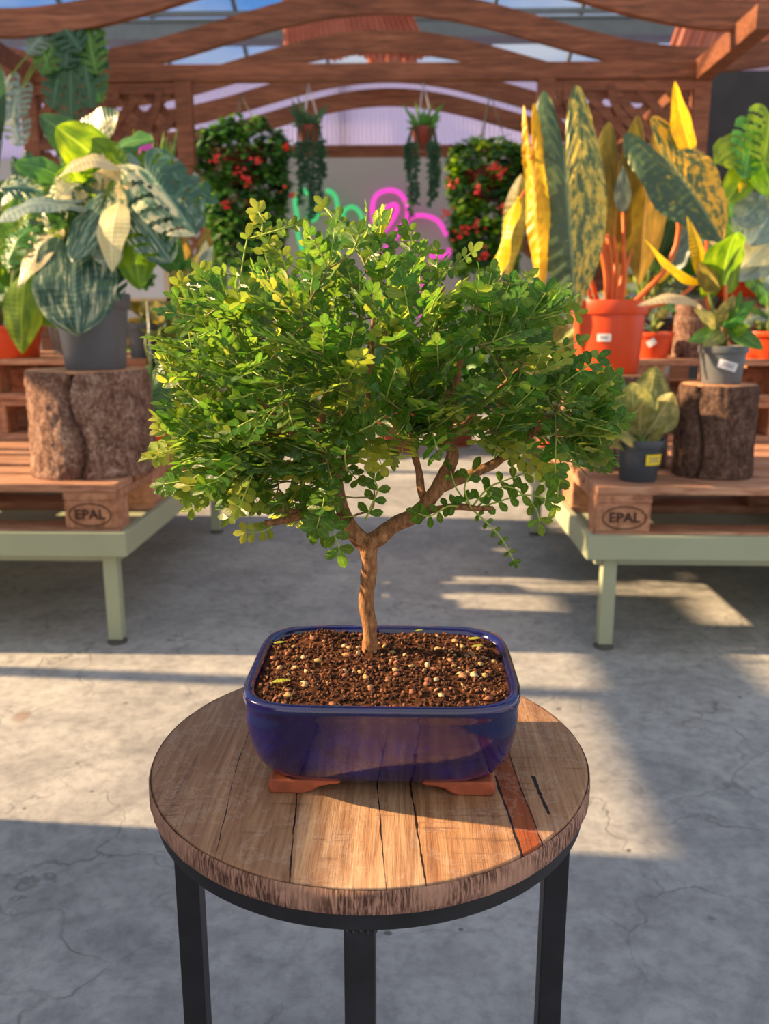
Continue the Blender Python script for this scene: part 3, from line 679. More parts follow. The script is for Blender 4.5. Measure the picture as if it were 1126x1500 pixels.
# 3. small pot with yellow label
dc = (P(938, 680, 2.22).x, 2.24, ZD); dh = P(938, 646, 2.19).z - dc[2]
t = potted('variegated_peperomia', 'small pale-edged variegated plant in a dark pot with a yellow label', 'potted plant', dc, dh, .063, .048, 'darkpot')
rlabel(t, dc, .0605, -PI / 2 + .42, dh * .56, .047, .028, M['yellow'], rslope=.12, printed=True)
d0 = Vector((dc[0], dc[1], dc[2] + dh * .85))
for (tx, ty, w, m, f, yo) in ((868, 590, .095, 'pale', (.4, -1, .5), -.02), (905, 545, .05, 'dark', (.2, -1, .2), .03), (925, 560, .12, 'pale', (0, -1, .4), -.02), (960, 535, .11, 'pale', (-.3, -1, .3), .03), (985, 575, .1, 'pale', (-.5, -1, .3), .0), (940, 590, .09, 'pale', (0, -1, .5), -.05), (975, 620, .05, 'pale', (-.3, -.6, 1), -.05), (885, 640, .05, 'pale', (.3, -.6, 1), -.06), (900, 612, .08, 'pale', (.3, -1, .5), -.05), (955, 565, .1, 'green', (-.2, -1, .2), .05)):
    tp = pq(tx, ty, 2.24 + yo); b = d0.lerp(tp, .22)
    add_leaf(t, m, b, tp, w, 'oval', d0, 'stem', .004, (0, 0, 0), sag=-.06, fold=.3, face=f)
add_leaf(t, 'pale', d0 + Vector((-.01, -.02, .0)), pq(905, 640, 2.15), .03, 'oval', None)

# 4. others at the right
def bushy(name, label, c, h, rt, rb, mat, leafm, n, R, H, W, kind='oval', spread=1.0, sd=1, trail=0, petm='stem', catg='potted plant', face=None, group=None):
    t = potted(name, label, catg, c, h, rt, rb, mat, group)
    r = random.Random(sd); c0 = Vector((c[0], c[1], c[2] + h * .88)); st = MB(); groups = {}
    for i in range(n):
        a = r.random() * 2 * PI; el = r.uniform(.05, 1.0); rr = R * (1 - el * .45) * r.uniform(.5, 1)
        tip = c0 + Vector((math.cos(a) * rr * spread, math.sin(a) * rr * .8, H * el * r.uniform(.7, 1)))
        if trail and r.random() < .4: tip.z = c0.z - trail * r.random(); 
        b = c0.lerp(tip, .55) + Vector((0, 0, .1 * R + abs(tip.z - c0.z) * .1))
        m = leafm[i % len(leafm)]
        mb = groups.setdefault(m, MB())
        leaf(mb, b, tip + (tip - b).normalized() * W * .6, W * r.uniform(.7, 1.15), kind, face=(math.cos(a) * .5, math.sin(a) * .5 - .5, .8), sag=.12, col=(r.random(), 0, .25 + .5 * r.random()))
        st.tube([c0 + Vector((math.cos(a) * rt * .3, math.sin(a) * rt * .3, -.01)), c0.lerp(b, .5) + Vector((0, 0, .02)), b], .0035, 5)
    for m, mb in groups.items(): mb.build('foliage', M[m], t)
    st.build('stems', M[petm], t)
    return t
sc_ = (P(957, 500, 3.02).x, 3.04, ZU)
t = bushy('seedling_pot', 'small orange pot with a white sticker and striped shoots on the upper right pallet', sc_, P(957, 487, 3.0).z - ZU, .07, .055, 'orangepot', ['teal', 'pale'], 8, .06, .12, .03, 'lance', sd=3)
rlabel(t, sc_, .068, -PI / 2 - .3, .055, .03, .022, M['label'], tilt=.6, printed=False, rslope=.15)
c_ = (P(1138, 520, 3.0).x, 3.05, ZU)
bushy('leafy_plant', 'silver and green leafy plant in an orange pot cut by the right edge', c_, P(1130, 490, 3.0).z - ZU + .01, .12, .095, 'orangepot', ['green', 'teal', 'pale'], 22, .2, .2, .07, 'oval', sd=4)
c_ = (P(1095, 430, 3.3).x, 3.32, P(1100, 436, 3.25).z + .002)
bushy('silver_leaf_plant', 'plant with silvery grey leaves in a wide orange pot on the far right log', c_, .06, .12, .1, 'orangepot', ['teal', 'teal', 'green'], 24, .26, .33, .11, 'oval', sd=6)
t = thing('climbing_monstera', 'lime green climbing plant hanging in from the right edge before the black wall', 'plant', pq(1120, 420, 2.9))
for (bx, by, tx, ty, w, m, k) in ((1100, 240, 1062, 300, .12, 'lime', 'heart'), (1085, 215, 1048, 240, .14, 'lime', 'heart'), (1098, 190, 1090, 262, .13, 'green', 'mon'), (1125, 170, 1118, 240, .16, 'lime', 'mon'), (1110, 235, 1130, 290, .12, 'lime', 'oval'), (1090, 255, 1082, 282, .035, 'gold', 'lance'), (1110, 300, 1078, 330, .13, 'teal', 'heart'), (1128, 310, 1098, 360, .13, 'teal', 'oval'), (1130, 350, 1085, 392, .12, 'cream', 'lance'), (1125, 380, 1075, 412, .09, 'teal', 'lance')):
    add_leaf(t, m, pq(bx, by, 2.9), pq(tx, ty, 2.8), w, k, pq(1135, by + 60, 2.92), 'stem', .004, (0, 0, .03))
cmx = pq(1180, 500, 2.96).x
pot_mesh((cmx, 3.1, ZU + .001), .17, .1, .08).build('pot', M['darkpot'], t, angle=40)
mb = MB(); mb.tube([(cmx, 3.1, ZU + .14), pq(1150, 440, 2.95), pq(1138, 400, 2.93), pq(1132, 250, 2.92), pq(1125, 170, 2.9)], .01, 8); mb.build('vine_stem', M['stembrown'], t)
bushy('dark_leafy_plant', 'dark green bushy plant in a dark pot behind the large orange pot', (P(850, 500, 3.4).x + .25, 3.4, ZU), .14, .1, .08, 'darkpot', ['dark', 'green', 'teal', 'olive'], 46, .3, .5, .12, 'oval', sd=8)
bushy('dark_leafy_plant', 'mixed green foliage plant behind the yellow paddle leaves', (P(1000, 480, 3.5).x, 3.5, ZU), .14, .1, .08, 'orangepot', ['green', 'teal', 'dark', 'cream'], 40, .3, .42, .1, 'oval', sd=9)
bushy('pale_trailing_plant', 'pale trailing plant at the aisle end of the right bench', (P(775, 520, 3.3).x + .05, 3.3, ZD), .16, .09, .07, 'darkpot', ['pale', 'teal', 'cream', 'green'], 60, .22, .42, .08, 'heart', sd=10, trail=.15)
bushy('pale_trailing_plant', 'grey-green trailing plant behind the pale log', (P(800, 560, 2.9).x + .04, 2.88, ZD), .12, .07, .06, 'orangepot', ['pale', 'green', 'teal'], 34, .12, .24, .07, 'heart', sd=11, trail=.1)

# ------------------------------------------------------------------ LEFT-HAND PLANTS
pc = (P(138, 500, 2.37).x, 2.37, ZD + P(130, 546, 2.21).z - ZD + .002); ph_ = P(138, 430, 2.36).z - pc[2]
t = potted('variegated_monstera', 'large variegated monstera in a dark grey pot on the wide log', 'potted plant', pc, ph_, .098, .082, 'greypot')
p0 = Vector((pc[0], pc[1], pc[2] + ph_ * .9))
LV = [ # base, tip, Y, width, mat, kind, sag
 (112, 378, 116, 492, 2.2, .26, 'vmon2', 'heart', .12, (0, -1, .25)),
 (95, 335, 26, 422, 2.25, .085, 'cream', 'lance', .1, (-.3, -1, .5)),
 (88, 330, 40, 400, 2.28, .1, 'vmon2', 'oval', .1, (-.3, -1, .4)),
 (100, 312, -10, 330, 2.2, .13, 'teal', 'heart', .2, (0, -.5, 1)),
 (60, 340, -20, 375, 2.35, .17, 'lime', 'heart', .1, (0, -1, .5)),
 (132, 235, 58, 168, 2.35, .12, 'dark', 'heart', .15, (.3, -1, .3)),
 (150, 240, 82, 185, 2.3, .15, 'lime', 'heart', .1, (0, -1, .3)),
 (120, 215, 175, 165, 2.4, .13, 'vmon', 'heart', .1, (0, -1, .4)),
 (180, 262, 82, 262, 2.2, .1, 'cream', 'lance', .3, (0, -.6, 1)),
 (150, 262, 196, 285, 2.25, .07, 'cream', 'lance', .35, (0, -.6, 1)),
 (130, 285, 100, 240, 2.3, .17, 'lime', 'mon', .1, (0, -1, .3)),
 (215, 252, 288, 345, 2.2, .19, 'vmon', 'mon', .1, (.1, -1, .35)),
 (205, 262, 320, 300, 2.35, .14, 'dark', 'mon', .15, (.2, -.7, 1)),
 (190, 300, 250, 385, 2.2, .15, 'vmon2', 'mon', .12, (.2, -1, .4)),
 (190, 298, 205, 425, 2.25, .15, 'lime', 'heart', .1, (.2, -1, .1)),
 (178, 300, 165, 400, 2.18, .09, 'cream', 'lance', .15, (-.2, -1, .2)),
 (170, 290, 300, 330, 2.3, .13, 'teal', 'mon', .2, (0, -.6, 1)),
 (150, 310, 105, 385, 2.2, .12, 'vmon2', 'heart', .1, (-.2, -1, .3)),
 (145, 320, 165, 395, 2.22, .12, 'teal', 'heart', .1, (.2, -1, .4)),
 (120, 300, 60, 300, 2.3, .16, 'vmon', 'mon', .15, (0, -.7, 1)),
 (160, 250, 230, 245, 2.4, .15, 'lime', 'mon', .15, (0, -.8, .8)),
 (170, 230, 225, 205, 2.45, .13, 'green', 'heart', .15, (0, -.8, .8)),
 (95, 270, 20, 240, 2.4, .14, 'green', 'heart', .15, (0, -.8, .8)),
 (150, 385, 175, 440, 2.26, .1, 'vmon', 'mon', .15, (.2, -1, .4)),
 (100, 370, 62, 430, 2.3, .11, 'green', 'heart', .1, (-.4, -1, .4)),
 (200, 330, 262, 395, 2.32, .12, 'green', 'heart', .1, (.2, -1, .4)),
 (110, 250, 130, 190, 2.42, .14, 'green', 'mon', .1, (0, -1, .3)),
 (70, 290, 0, 275, 2.32, .14, 'vmon', 'mon', .15, (0, -.8, .8)),
 (195, 275, 180, 345, 2.22, .13, 'vmon', 'heart', .1, (0, -1, .3)),
 (140, 345, 130, 300, 2.35, .16, 'green', 'heart', .1, (0, -1, .5)),
 (90, 300, 70, 360, 2.3, .15, 'dark', 'mon', .1, (0, -1, .5)),
]
for (bx, by, tx, ty, Y, w, m, k, sg, f) in LV:
    add_leaf(t, m, pq(bx, by, Y + .05), pq(tx, ty, Y - .02), w, k, p0 + Vector(((bx - 140) * .0006, 0, 0)), 'stem', .005, ((bx - 140) * .0006, 0, .03), sag=sg, face=f, fold=.1)
r9 = random.Random(77)
for i in range(34):
    a = r9.uniform(-.2, 1.2) * PI; rr = r9.uniform(.35, 1)
    cx = 150 + 120 * rr * math.cos(a); cy = 300 - 105 * rr * math.sin(a) + 20 * r9.random(); Y = r9.uniform(2.3, 2.55)
    dx = math.cos(a) * 45 + r9.uniform(-25, 25); dy = r9.uniform(20, 70)
    w = r9.uniform(.06, .12); m = r9.choice(['green', 'lime', 'vmon', 'vmon2', 'cream', 'teal', 'green', 'dark', 'vmon'])
    b = pq(cx, cy, Y); add_leaf(t, m, b, pq(cx + dx, cy + dy, Y - .05), w, r9.choice(['mon', 'mon', 'heart', 'lance']), p0, 'stem', .004, ((cx - 150) * .0005, 0, .05), sag=.2, face=(r9.uniform(-.6, .6), -1, r9.uniform(.2, .9)), fold=.2, wav=.06)
mb = MB(); mb.tube([p0 + Vector((0, 0, -.02)), p0 + Vector((-.01, 0, .2)), p0 + Vector((.01, .02, .42))], [.014, .012, .008], 9); mb.build('stem', M['stembrown'], t)
mb = MB(); mb.tube([p0 + Vector((.03, -.02, 0)), pq(150, 385, 2.3), pq(140, 370, 2.28)], .006, 7); mb.build('aerial_root', M['stembrown'], t)

c_ = (P(8, 505, 3.02).x, 3.05, ZU)
t = bushy('leafy_plant', 'green and yellow leafy plant in the orange pot at the left edge', c_, P(8, 477, 3.0).z - ZU, .112, .1, 'orangepot', ['green', 'lime', 'teal'], 26, .24, .5, .13, 'heart', sd=21)
add_leaf(t, 'lime', pq(42, 400, 2.9), pq(32, 518, 2.85), .14, 'oval', pq(10, 470, 3.0), 'stem', .005, (0, 0, .08))
# hanging leafy plants that fill the upper left
bushy('dark_leafy_plant', 'blue-green foliage plant at the far left behind the orange pot', (P(-40, 480, 3.5).x, 3.5, ZU), .16, .12, .1, 'darkpot', ['teal', 'dark', 'green'], 46, .36, 1.0, .14, 'heart', sd=22)
bushy('dark_leafy_plant', 'tall mixed foliage plant behind the variegated monstera', (P(120, 480, 3.45).x, 3.42, ZU), .16, .12, .1, 'greypot', ['green', 'teal', 'dark', 'olive'], 70, .36, .55, .13, 'heart', sd=23)
# trailing plants right of the log
pp = (P(262, 520, 2.9).x, 2.95, ZD + .15)
log('low log stump under the dark trailing plant on the left bench', pp[0], pp[1], ZD, .08, .148, 'stump2', seed=30)
t = potted('heart_leaf_plant', 'plant with large drooping dark heart leaves in a dark pot right of the wide log', 'potted plant', pp, P(262, 500, 2.9).z - pp[2], .07, .06, 'darkpot')
h0 = Vector((pp[0], pp[1], P(262, 503, 2.9).z))
add_leaf(t, 'dark', pq(252, 555, 2.75), pq(245, 648, 2.7), .13, 'heart', h0, 'stem', .004, (-.03, -.08, .1))
add_leaf(t, 'green', pq(225, 548, 2.78), pq(228, 600, 2.75), .07, 'heart', h0, 'stem', .004, (-.05, -.05, .08))
for i in range(12):
    a = rnd.random() * 2 * PI; tp = h0 + Vector((.14 * math.cos(a), .12 * math.sin(a), rnd.uniform(.02, .22)))
    add_leaf(t, rnd.choice(['green', 'dark', 'olive', 'pale']), h0.lerp(tp, .5) + Vector((0, 0, .04)), tp, .08, 'heart', h0, 'stem', .003)
bushy('mixed_foliage_plant', 'pale and green foliage at the aisle end of the left bench', (P(300, 560, 3.45).x - .05, 3.42, ZD), .15, .09, .07, 'orangepot', ['green', 'pale', 'olive', 'cream'], 90, .26, .62, .09, 'oval', sd=25, trail=.1)
bushy('mixed_foliage_plant', 'broad-leaved green plant between the framed picture and the flower basket', (P(268, 560, 3.2).x, 3.12, ZD + .0), .3, .08, .06, 'greypot', ['olive', 'green', 'pale', 'teal'], 60, .2, .5, .1, 'lance', sd=26)
bushy('mixed_foliage_plant', 'small plant in an orange pot below the heart leaves', (P(240, 640, 2.75).x, 2.74, ZD), P(240, 618, 2.7).z - ZD, .05, .042, 'orangepot', ['green', 'pale'], 8, .05, .06, .03, sd=27)
# orchid
oc2 = (P(225, 480, 3.0).x - .06, 3.05, ZU)
t = potted('orchid', 'upright strappy plant with a pink bloom above the variegated monstera', 'potted plant', oc2, .12, .05, .04, 'greypot')
o0 = Vector(oc2) + Vector((0, 0, .1))
for i in range(14):
    x = 205 + i * 3.6; add_leaf(t, 'lime' if i % 3 == 0 else 'green', o0.lerp(pq(x, 250, 3.0), .45), pq(x + (i - 7) * 1.3, 188 + (i * 37) % 30, 3.0), .035, 'lance', o0, 'stem', .003, (0, 0, 0), sag=.02)
mb = MB()
fc = pq(214, 219, 2.95)
for k in range(5):
    a = k * 2 * PI / 5; leaf(mb, fc, fc + Vector((math.cos(a) * .03, -.004, math.sin(a) * .03)), .028, 'oval', face=(0, -1, 0))
mb.build('flower', M['pinkf'], t)
# framed picture on a stake
t = thing('framed_picture', 'white framed botanical picture on a thin stake beside the dark grey pot', 'picture', P(215, 640, 2.82))
a = P(166, 441, 2.8); b = P(243, 352, 2.8)
x0, x1, z0, z1 = a.x, b.x, a.z, b.z; fw = .01
mb = MB(); mb.box(x0, x1, 2.8, 2.815, z0, z0 + fw); mb.box(x0, x1, 2.8, 2.815, z1 - fw, z1); mb.box(x0, x0 + fw, 2.8, 2.815, z0, z1); mb.box(x1 - fw, x1, 2.8, 2.815, z0, z1)
mb.build('frame', M['frame'], t, smooth=False)
mb = MB(); mb.box(x0 + .002, x1 - .002, 2.806, 2.812, z0 + .002, z1 - .002); pz = mb.build('print_sheet', M['poster'], t, smooth=False)
mb = MB()
for k in range(9):
    a_ = k * .7; c0 = Vector(((x0 + x1) / 2 + .01, 2.8045, z0 + .07)); leaf(mb, c0, c0 + Vector((math.cos(a_) * .045, 0, math.sin(a_) * .05 + .01)), .025, 'oval', face=(0, -1, 0), sag=0, fold=0, wav=0)
mb.build('botanical_drawing', M['green'], pz)
mb = MB(); px_ = P(217, 500, 2.8).x; mb.tube([(px_, 2.82, ZD), (px_, 2.82, z0 + .06)], .004, 8); mb.build('stake', M['steel'], t)

# dark monstera hanging from the pergola top left
t = thing('hanging_monstera', 'dark green monstera trailing down from the top left of the pergola', 'hanging plant', P(105, 60, 4.6))
hz = Vector((P(100, 60, 4.55).x, 4.6, zb0 - .0))
for (bx, by, tx, ty, w, m) in ((110, 70, 105, 178, .3, 'dark'), (125, 60, 135, 160, .24, 'dark'), (90, 50, 62, 110, .2, 'green'), (75, 45, 40, 80, .15, 'teal'), (130, 40, 142, 110, .18, 'green'), (95, 90, 78, 160, .2, 'dark'), (130, 100, 148, 150, .15, 'green'), (110, 40, 95, 100, .24, 'dark'), (60, 50, 72, 105, .16, 'green'), (85, 30, 120, 75, .2, 'dark'), (30, 130, 20, 175, .16, 'teal'), (20, 160, 30, 215, .17, 'teal'), (10, 120, -5, 190, .17, 'teal')):
    add_leaf(t, m, pq(bx, by, 4.5), pq(tx, ty, 4.42), w, 'mon', hz + Vector((0, -.05, .1)), 'stem', .006, (0, -.03, .03), sag=.1)
mb = MB(); mb.tube([hz + Vector((0, 0, .15)), hz + Vector((.02, -.05, .0)), pq(90, 150, 4.5)], .012, 8); mb.build('vine_stem', M['stembrown'], t)

# ------------------------------------------------------------------ HANGING BASKETS
def small_leaves(mb, p, r, size, n):
    for _ in range(n):
        a = r.random() * 2 * PI; d = Vector((math.cos(a), math.sin(a) , r.uniform(-.9, .5))).normalized()
        leaf(mb, p, p + d * size * r.uniform(.7, 1.2), size * .6, 'oval', face=(d.x * .3, d.y * .3 - .3, 1), nt=4, wav=0, col=(r.random(), 0, .15 + .7 * r.random()))
def flower_basket(label, cx, ytop, ybot, Y, wpx, sd, fl, mats):
    r = random.Random(sd); top = P(cx, ytop, Y); bot = P(cx, ybot, Y); W = wpx / FPX * Y / 2 * .95
    t = thing('hanging_flower_basket', label, 'hanging plant', (top.x, Y, bot.z), 'flower baskets hung from the pergola')
    mb = MB(); pb = top.z - .32
    mb.lathe([(.02, 0), (.1, 0), (.15, .16), (.155, .17), (.14, .165), (.05, .12)], (top.x, Y, pb), 24); mb.build('pot', M['hangpot'], t)
    mb = MB()
    for a in (0, 2.1, 4.2): mb.tube([(top.x + .15 * math.cos(a), Y + .15 * math.sin(a), pb + .165), (top.x, Y + .0, zb0 + .0)], .003, 5)
    mb.build('hanger', M['foot'], t)
    g = [MB() for _ in mats]; H = top.z - bot.z
    for i in range(900):
        f = r.random() ** .9; a = r.random() * 2 * PI
        rad = W * (math.sin(PI * min(.5, f * 2.2 + .12)) if f < .2 else 1 - .35 * (f - .2)) * r.uniform(.85, 1.08)
        p = Vector((top.x + rad * math.cos(a), Y + rad * .8 * math.sin(a), top.z - H * f + .03 * r.random()))
        small_leaves(g[i % len(g)], p, r, .062, 5)
    for m, b in zip(mats, g): b.build('foliage', M[m], t)
    for i in range(12):     # trailing ends
        a = r.random() * 2 * PI; p = Vector((top.x + W * .7 * math.cos(a), Y + W * .5 * math.sin(a), bot.z + .05)); m3 = MB()
        q = p + Vector((0, 0, -r.uniform(.05, .25))); m3.tube([p, q], .003, 4)
        for k in range(7): small_leaves(m3, p.lerp(q, k / 6), r, .045, 3)
        m3.build('trailing_shoot', M[mats[i % len(mats)]], t)
    for (fx, fy) in fl:
        m4 = MB(); c = P(fx, fy, Y - W - .05); c = Vector((c.x, c.y + .02, c.z))
        for k in range(9):
            d = Vector((r.gauss(0, .017), r.gauss(0, .012), r.gauss(0, .014))); e = Vector((r.uniform(-1, 1), -.8, r.uniform(-1, .6))).normalized()
            leaf(m4, c + d, c + d + e * .024, .02, 'oval', face=(0, -1, .3), nt=4)
        m4.build('flower', M['flower'], t)
flower_basket('left flower basket hanging from the pergola, dense green with red blooms', 355, 182, 395, 5.25, 128, 31, [(350, 252), (362, 264), (318, 232), (420, 215), (330, 300), (376, 236), (425, 282), (300, 342)], ['green', 'dark', 'green', 'green'])
flower_basket('right flower basket hanging from the pergola, lime-tipped with red blooms', 716, 208, 400, 5.25, 110, 32, [(722, 245), (700, 277), (735, 250), (662, 268), (682, 335), (700, 330), (712, 370), (672, 345), (738, 300), (655, 310)], ['green', 'lime', 'dark', 'green'])
def trail_pot(label, cx, cy, Y, sd, strands, bright):
    r = random.Random(sd); c = P(cx, cy, Y); t = thing('hanging_pot', label, 'hanging plant', (c.x, Y, c.z - .06), 'small trailing pots hung from the pergola')
    mb = MB(); mb.lathe([(.03, -.06), (.045, -.06), (.062, .05), (.066, .06), (.05, .055), (.03, .03)], (c.x, Y, c.z), 24); mb.build('pot', M['hangpot'], t)
    mb = MB()
    for a in (0, 2.1, 4.2): mb.tube([(c.x + .06 * math.cos(a), Y + .06 * math.sin(a), c.z + .058), (c.x, Y, zb0)], .003, 5)
    mb.build('hanger', M['acryl'], t)
    mb = MB()
    for i in range(46):
        a = r.random() * 2 * PI; l = r.uniform(.08, .16); d = Vector((math.cos(a) * .8, math.sin(a) * .8, r.uniform(-.1, 1.1)))
        leaf(mb, (c.x + .03 * math.cos(a), Y + .03 * math.sin(a), c.z + .05), Vector((c.x, Y, c.z + .05)) + d * l, .02, 'lance', nt=5)
    mb.build('foliage', M[bright], t)
    for (x, yb) in strands:
        m3 = MB(); e = P(x, yb, Y); s = Vector((c.x + max(-.06, min(.06, e.x - c.x)), Y - .05, c.z + .05)); pts = [s, Vector((e.x, Y - .07, c.z - .03))] + [Vector((e.x, Y - .07, c.z - .03)).lerp(Vector((e.x + .004, Y - .06, e.z)), k / 6) for k in range(1, 7)]
        m3.tube(pts, .006, 5)
        for k in range(26):
            p = pts[1].lerp(pts[-1], k / 25)
            for _ in range(3):
                d = Vector((r.uniform(-1, 1), r.uniform(-1, .3), r.uniform(-.9, .2))).normalized(); leaf(m3, p, p + d * .032, .016, 'oval', nt=3, wav=0)
        m3.build('trailing_strand', M['dark'], t)
trail_pot('small red-brown hanging pot left of centre with long dark trailing stems', 453, 202, 5.02, 41, [(441, 300), (455, 325), (470, 300), (447, 270), (462, 318), (474, 260)], 'dark')
trail_pot('small red-brown hanging pot right of centre with thin trailing stems', 619, 204, 5.02, 42, [(600, 318), (608, 300), (635, 290), (629, 300), (596, 250), (638, 270)], 'green')

# ------------------------------------------------------------------ FAR PLANTS AT THE END OF THE AISLE
k = 0
for (x, Y, hh, ms) in ((-.95, 5.6, .34, ['green', 'dark']), (-.5, 5.9, .3, ['green', 'olive']), (-.05, 5.7, .34, ['dark', 'green']), (.35, 6.0, .3, ['green', 'lime']), (.75, 5.6, .34, ['green', 'pale'])):
    lab = ['leftmost terracotta-coloured pot plant on the floor at the far end of the aisle', 'second terracotta-coloured pot plant from the left at the far end of the aisle', 'middle terracotta-coloured pot plant at the far end of the aisle', 'second terracotta-coloured pot plant from the right at the far end of the aisle', 'rightmost terracotta-coloured pot plant on the floor at the far end of the aisle'][k]; k += 1
    bushy('floor_plant', lab, (x, Y, 0), hh, .17, .12, 'terracotta', ms, 40, .3, .5, .13, 'oval', sd=50 + k, group='terracotta pot plants on the floor at the aisle end')

# ------------------------------------------------------------------ STOOL
SX, SY, SR, SZ = -.029, .662, .1845, .5
t = thing('round_stool', 'round reclaimed-wood stool with black metal legs carrying the bonsai', 'stool', (SX, SY, 0))
mb = MB(); n = 128
prof = [(SR - .002, SZ - .0195), (SR - .0005, SZ - .018), (SR, SZ - .004), (SR - .0012, SZ - .0012), (SR - .004, SZ), (SR * .6, SZ), (SR * .2, SZ), (.002, SZ)]
def topfn(rr, zz, a):
    if rr < SR - .006: return rr, zz
    return rr + .0006 * noise.noise(Vector((math.cos(a) * 9, math.sin(a) * 9, zz * 300))), zz
vsm = MB(); vsm.lathe(prof[3:], (0, 0, 0), n, fn=topfn)
o = vsm.build('tabletop', M['top']); o.parent = t; o.location = (0, 0, 0)
eb = MB(); vs = []; uv = []; rows = 6
for i in range(rows + 1):
    z = SZ - .0195 + .0185 * i / rows
    for k in range(n + 1):
        a = 2 * PI * k / n; r = SR + (.0005 if 0 < i < rows else -.0008) + .0006 * noise.noise(Vector((math.cos(a) * 22, math.sin(a) * 22, z * 200)))
        vs.append((r * math.cos(a), r * math.sin(a), z)); uv.append((k / n, i / rows))
fs = [(i * (n + 1) + k, i * (n + 1) + k + 1, (i + 1) * (n + 1) + k + 1, (i + 1) * (n + 1) + k) for i in range(rows) for k in range(n)]
fs.append(tuple(range(n))[::-1]); eb.add(vs, fs, uv); o = eb.build('edge_band', M['edge'], angle=50); o.parent = t
mb = MB(); mb.lathe([(SR - .03, SZ - .0196), (SR - .004, SZ - .0196), (SR - .004, SZ - .0335), (SR - .03, SZ - .0335), (SR - .03, SZ - .0196)], (SX, SY, 0), 96); mb.build('ring_frame', M['blackmetal'], t, angle=40)
for (dx, dy, nm) in ((0, -(SR - .0155), 'f'), (-(SR - .021), .0, 'l'), (SR - .021, .0, 'r')):
    mb = MB(); x = SX + dx; y = SY + dy; w = .0105; mb.box(x - w, x + w, y - w, y + w, .004, SZ - .033); l = mb.build('leg', M['blackmetal'], t, smooth=False, bevel=.0012)
    m2 = MB(); m2.box(x - w * 1.05, x + w * 1.05, y - w * 1.05, y + w * 1.05, 0, .005); m2.build('glide', M['foot'], l, smooth=False)
    m3 = MB()
    for k in range(5):
        m3.lathe([(.0005, -.0012), (.0016, -.0006), (.0018, 0), (.0012, .0012), (.0004, .0016)], (x - w + .002 + k * w * .45, y - w - .0, SZ - .0345 - .0008 * (k % 2)), 8)
    m3.build('weld', M['blackmetal'], l)

# ------------------------------------------------------------------ BONSAI
BX, BY = -.0175, .6435
bon = thing('bonsai_tree', 'bonsai tree with dense glossy leaves in a cobalt blue pot on the round stool', 'bonsai', (BX, BY, SZ))
def srect(hx, hy, cr, n=96):
    out = []
    for k in range(n):
        a = 2 * PI * (k + .5) / n; c, s = math.cos(a), math.sin(a)
        p = 2 / 5.2
        out.append((hx * math.copysign(abs(c) ** p, c), hy * math.copysign(abs(s) ** p, s)))
    # resample evenly
    L = [0]
    for i in range(n): x0, y0 = out[i]; x1, y1 = out[(i + 1) % n]; L.append(L[-1] + math.hypot(x1 - x0, y1 - y0))
    res = []; j = 0
    for k in range(n):
        d = L[-1] * k / n
        while L[j + 1] < d: j += 1
        f = (d - L[j]) / max(1e-9, L[j + 1] - L[j]); x0, y0 = out[j]; x1, y1 = out[(j + 1) % n]; res.append((x0 + (x1 - x0) * f, y0 + (y1 - y0) * f))
    return res
hx, hy = .1065, .086
PR = [(.082, .048, .0115), (.084, .050, .0115), (.089, .055, .0125), (.094, .061, .019), (.0995, .068, .029), (.1035, .0745, .042), (.1055, .079, .056), (.1062, .082, .068), (.1060, .083, .074), (.1062, .084, .078), (.1070, .086, .082), (.1068, .0862, .0865), (.1052, .0848, .0885), (.1022, .0815, .0888), (.0995, .0788, .0872), (.0985, .0776, .083), (.0975, .0765, .06)]
mb = MB(); n = 96; vs = []; 
for (a, b, z) in PR:
    for (x, y) in srect(a, b, 0, n): vs.append((BX + x, BY + y, SZ + z))
fs = [(i * n + k, i * n + (k + 1) % n, (i + 1) * n + (k + 1) % n, (i + 1) * n + k) for i in range(len(PR) - 1) for k in range(n)]
fs += [tuple(range(n))[::-1], tuple(range((len(PR) - 1) * n, len(PR) * n))]
mb.add(vs, fs); mb.build('pot', M['glaze'], bon, label='cobalt blue glazed pot')
for sx in (-1, 1):
    for sy in (-1, 1):
        mb = MB(); cx = BX + sx * .066; cy = BY + sy * .038
        # bracket foot: outer side rounded, inner end sweeping up
        pts = [(-.022, .0), (.006, .0), (.012, .002), (.018, .006), (.027, .008), (.034, .0085), (.036, .0122), (-.021, .0122), (-.0235, .006)]
        vs = []
        for dy in (-.0155, -.013, .013, .0155):
            kk = .93 if abs(dy) > .014 else 1
            for (u, z) in pts: vs.append((cx - sx * u * kk, cy + dy, SZ + z if kk == 1 else SZ + .0004 + z * .97))
        m = len(pts); fs = [(i * m + k, i * m + (k + 1) % m, (i + 1) * m + (k + 1) % m, (i + 1) * m + k) for i in range(3) for k in range(m)]
        fs += [tuple(range(m))[::-1], tuple(range(3 * m, 4 * m))]
        mb.add(vs, fs); mb.build('pot_foot', M['terracotta'], bon, angle=40, bevel=.0022, label='unglazed terracotta pot foot')
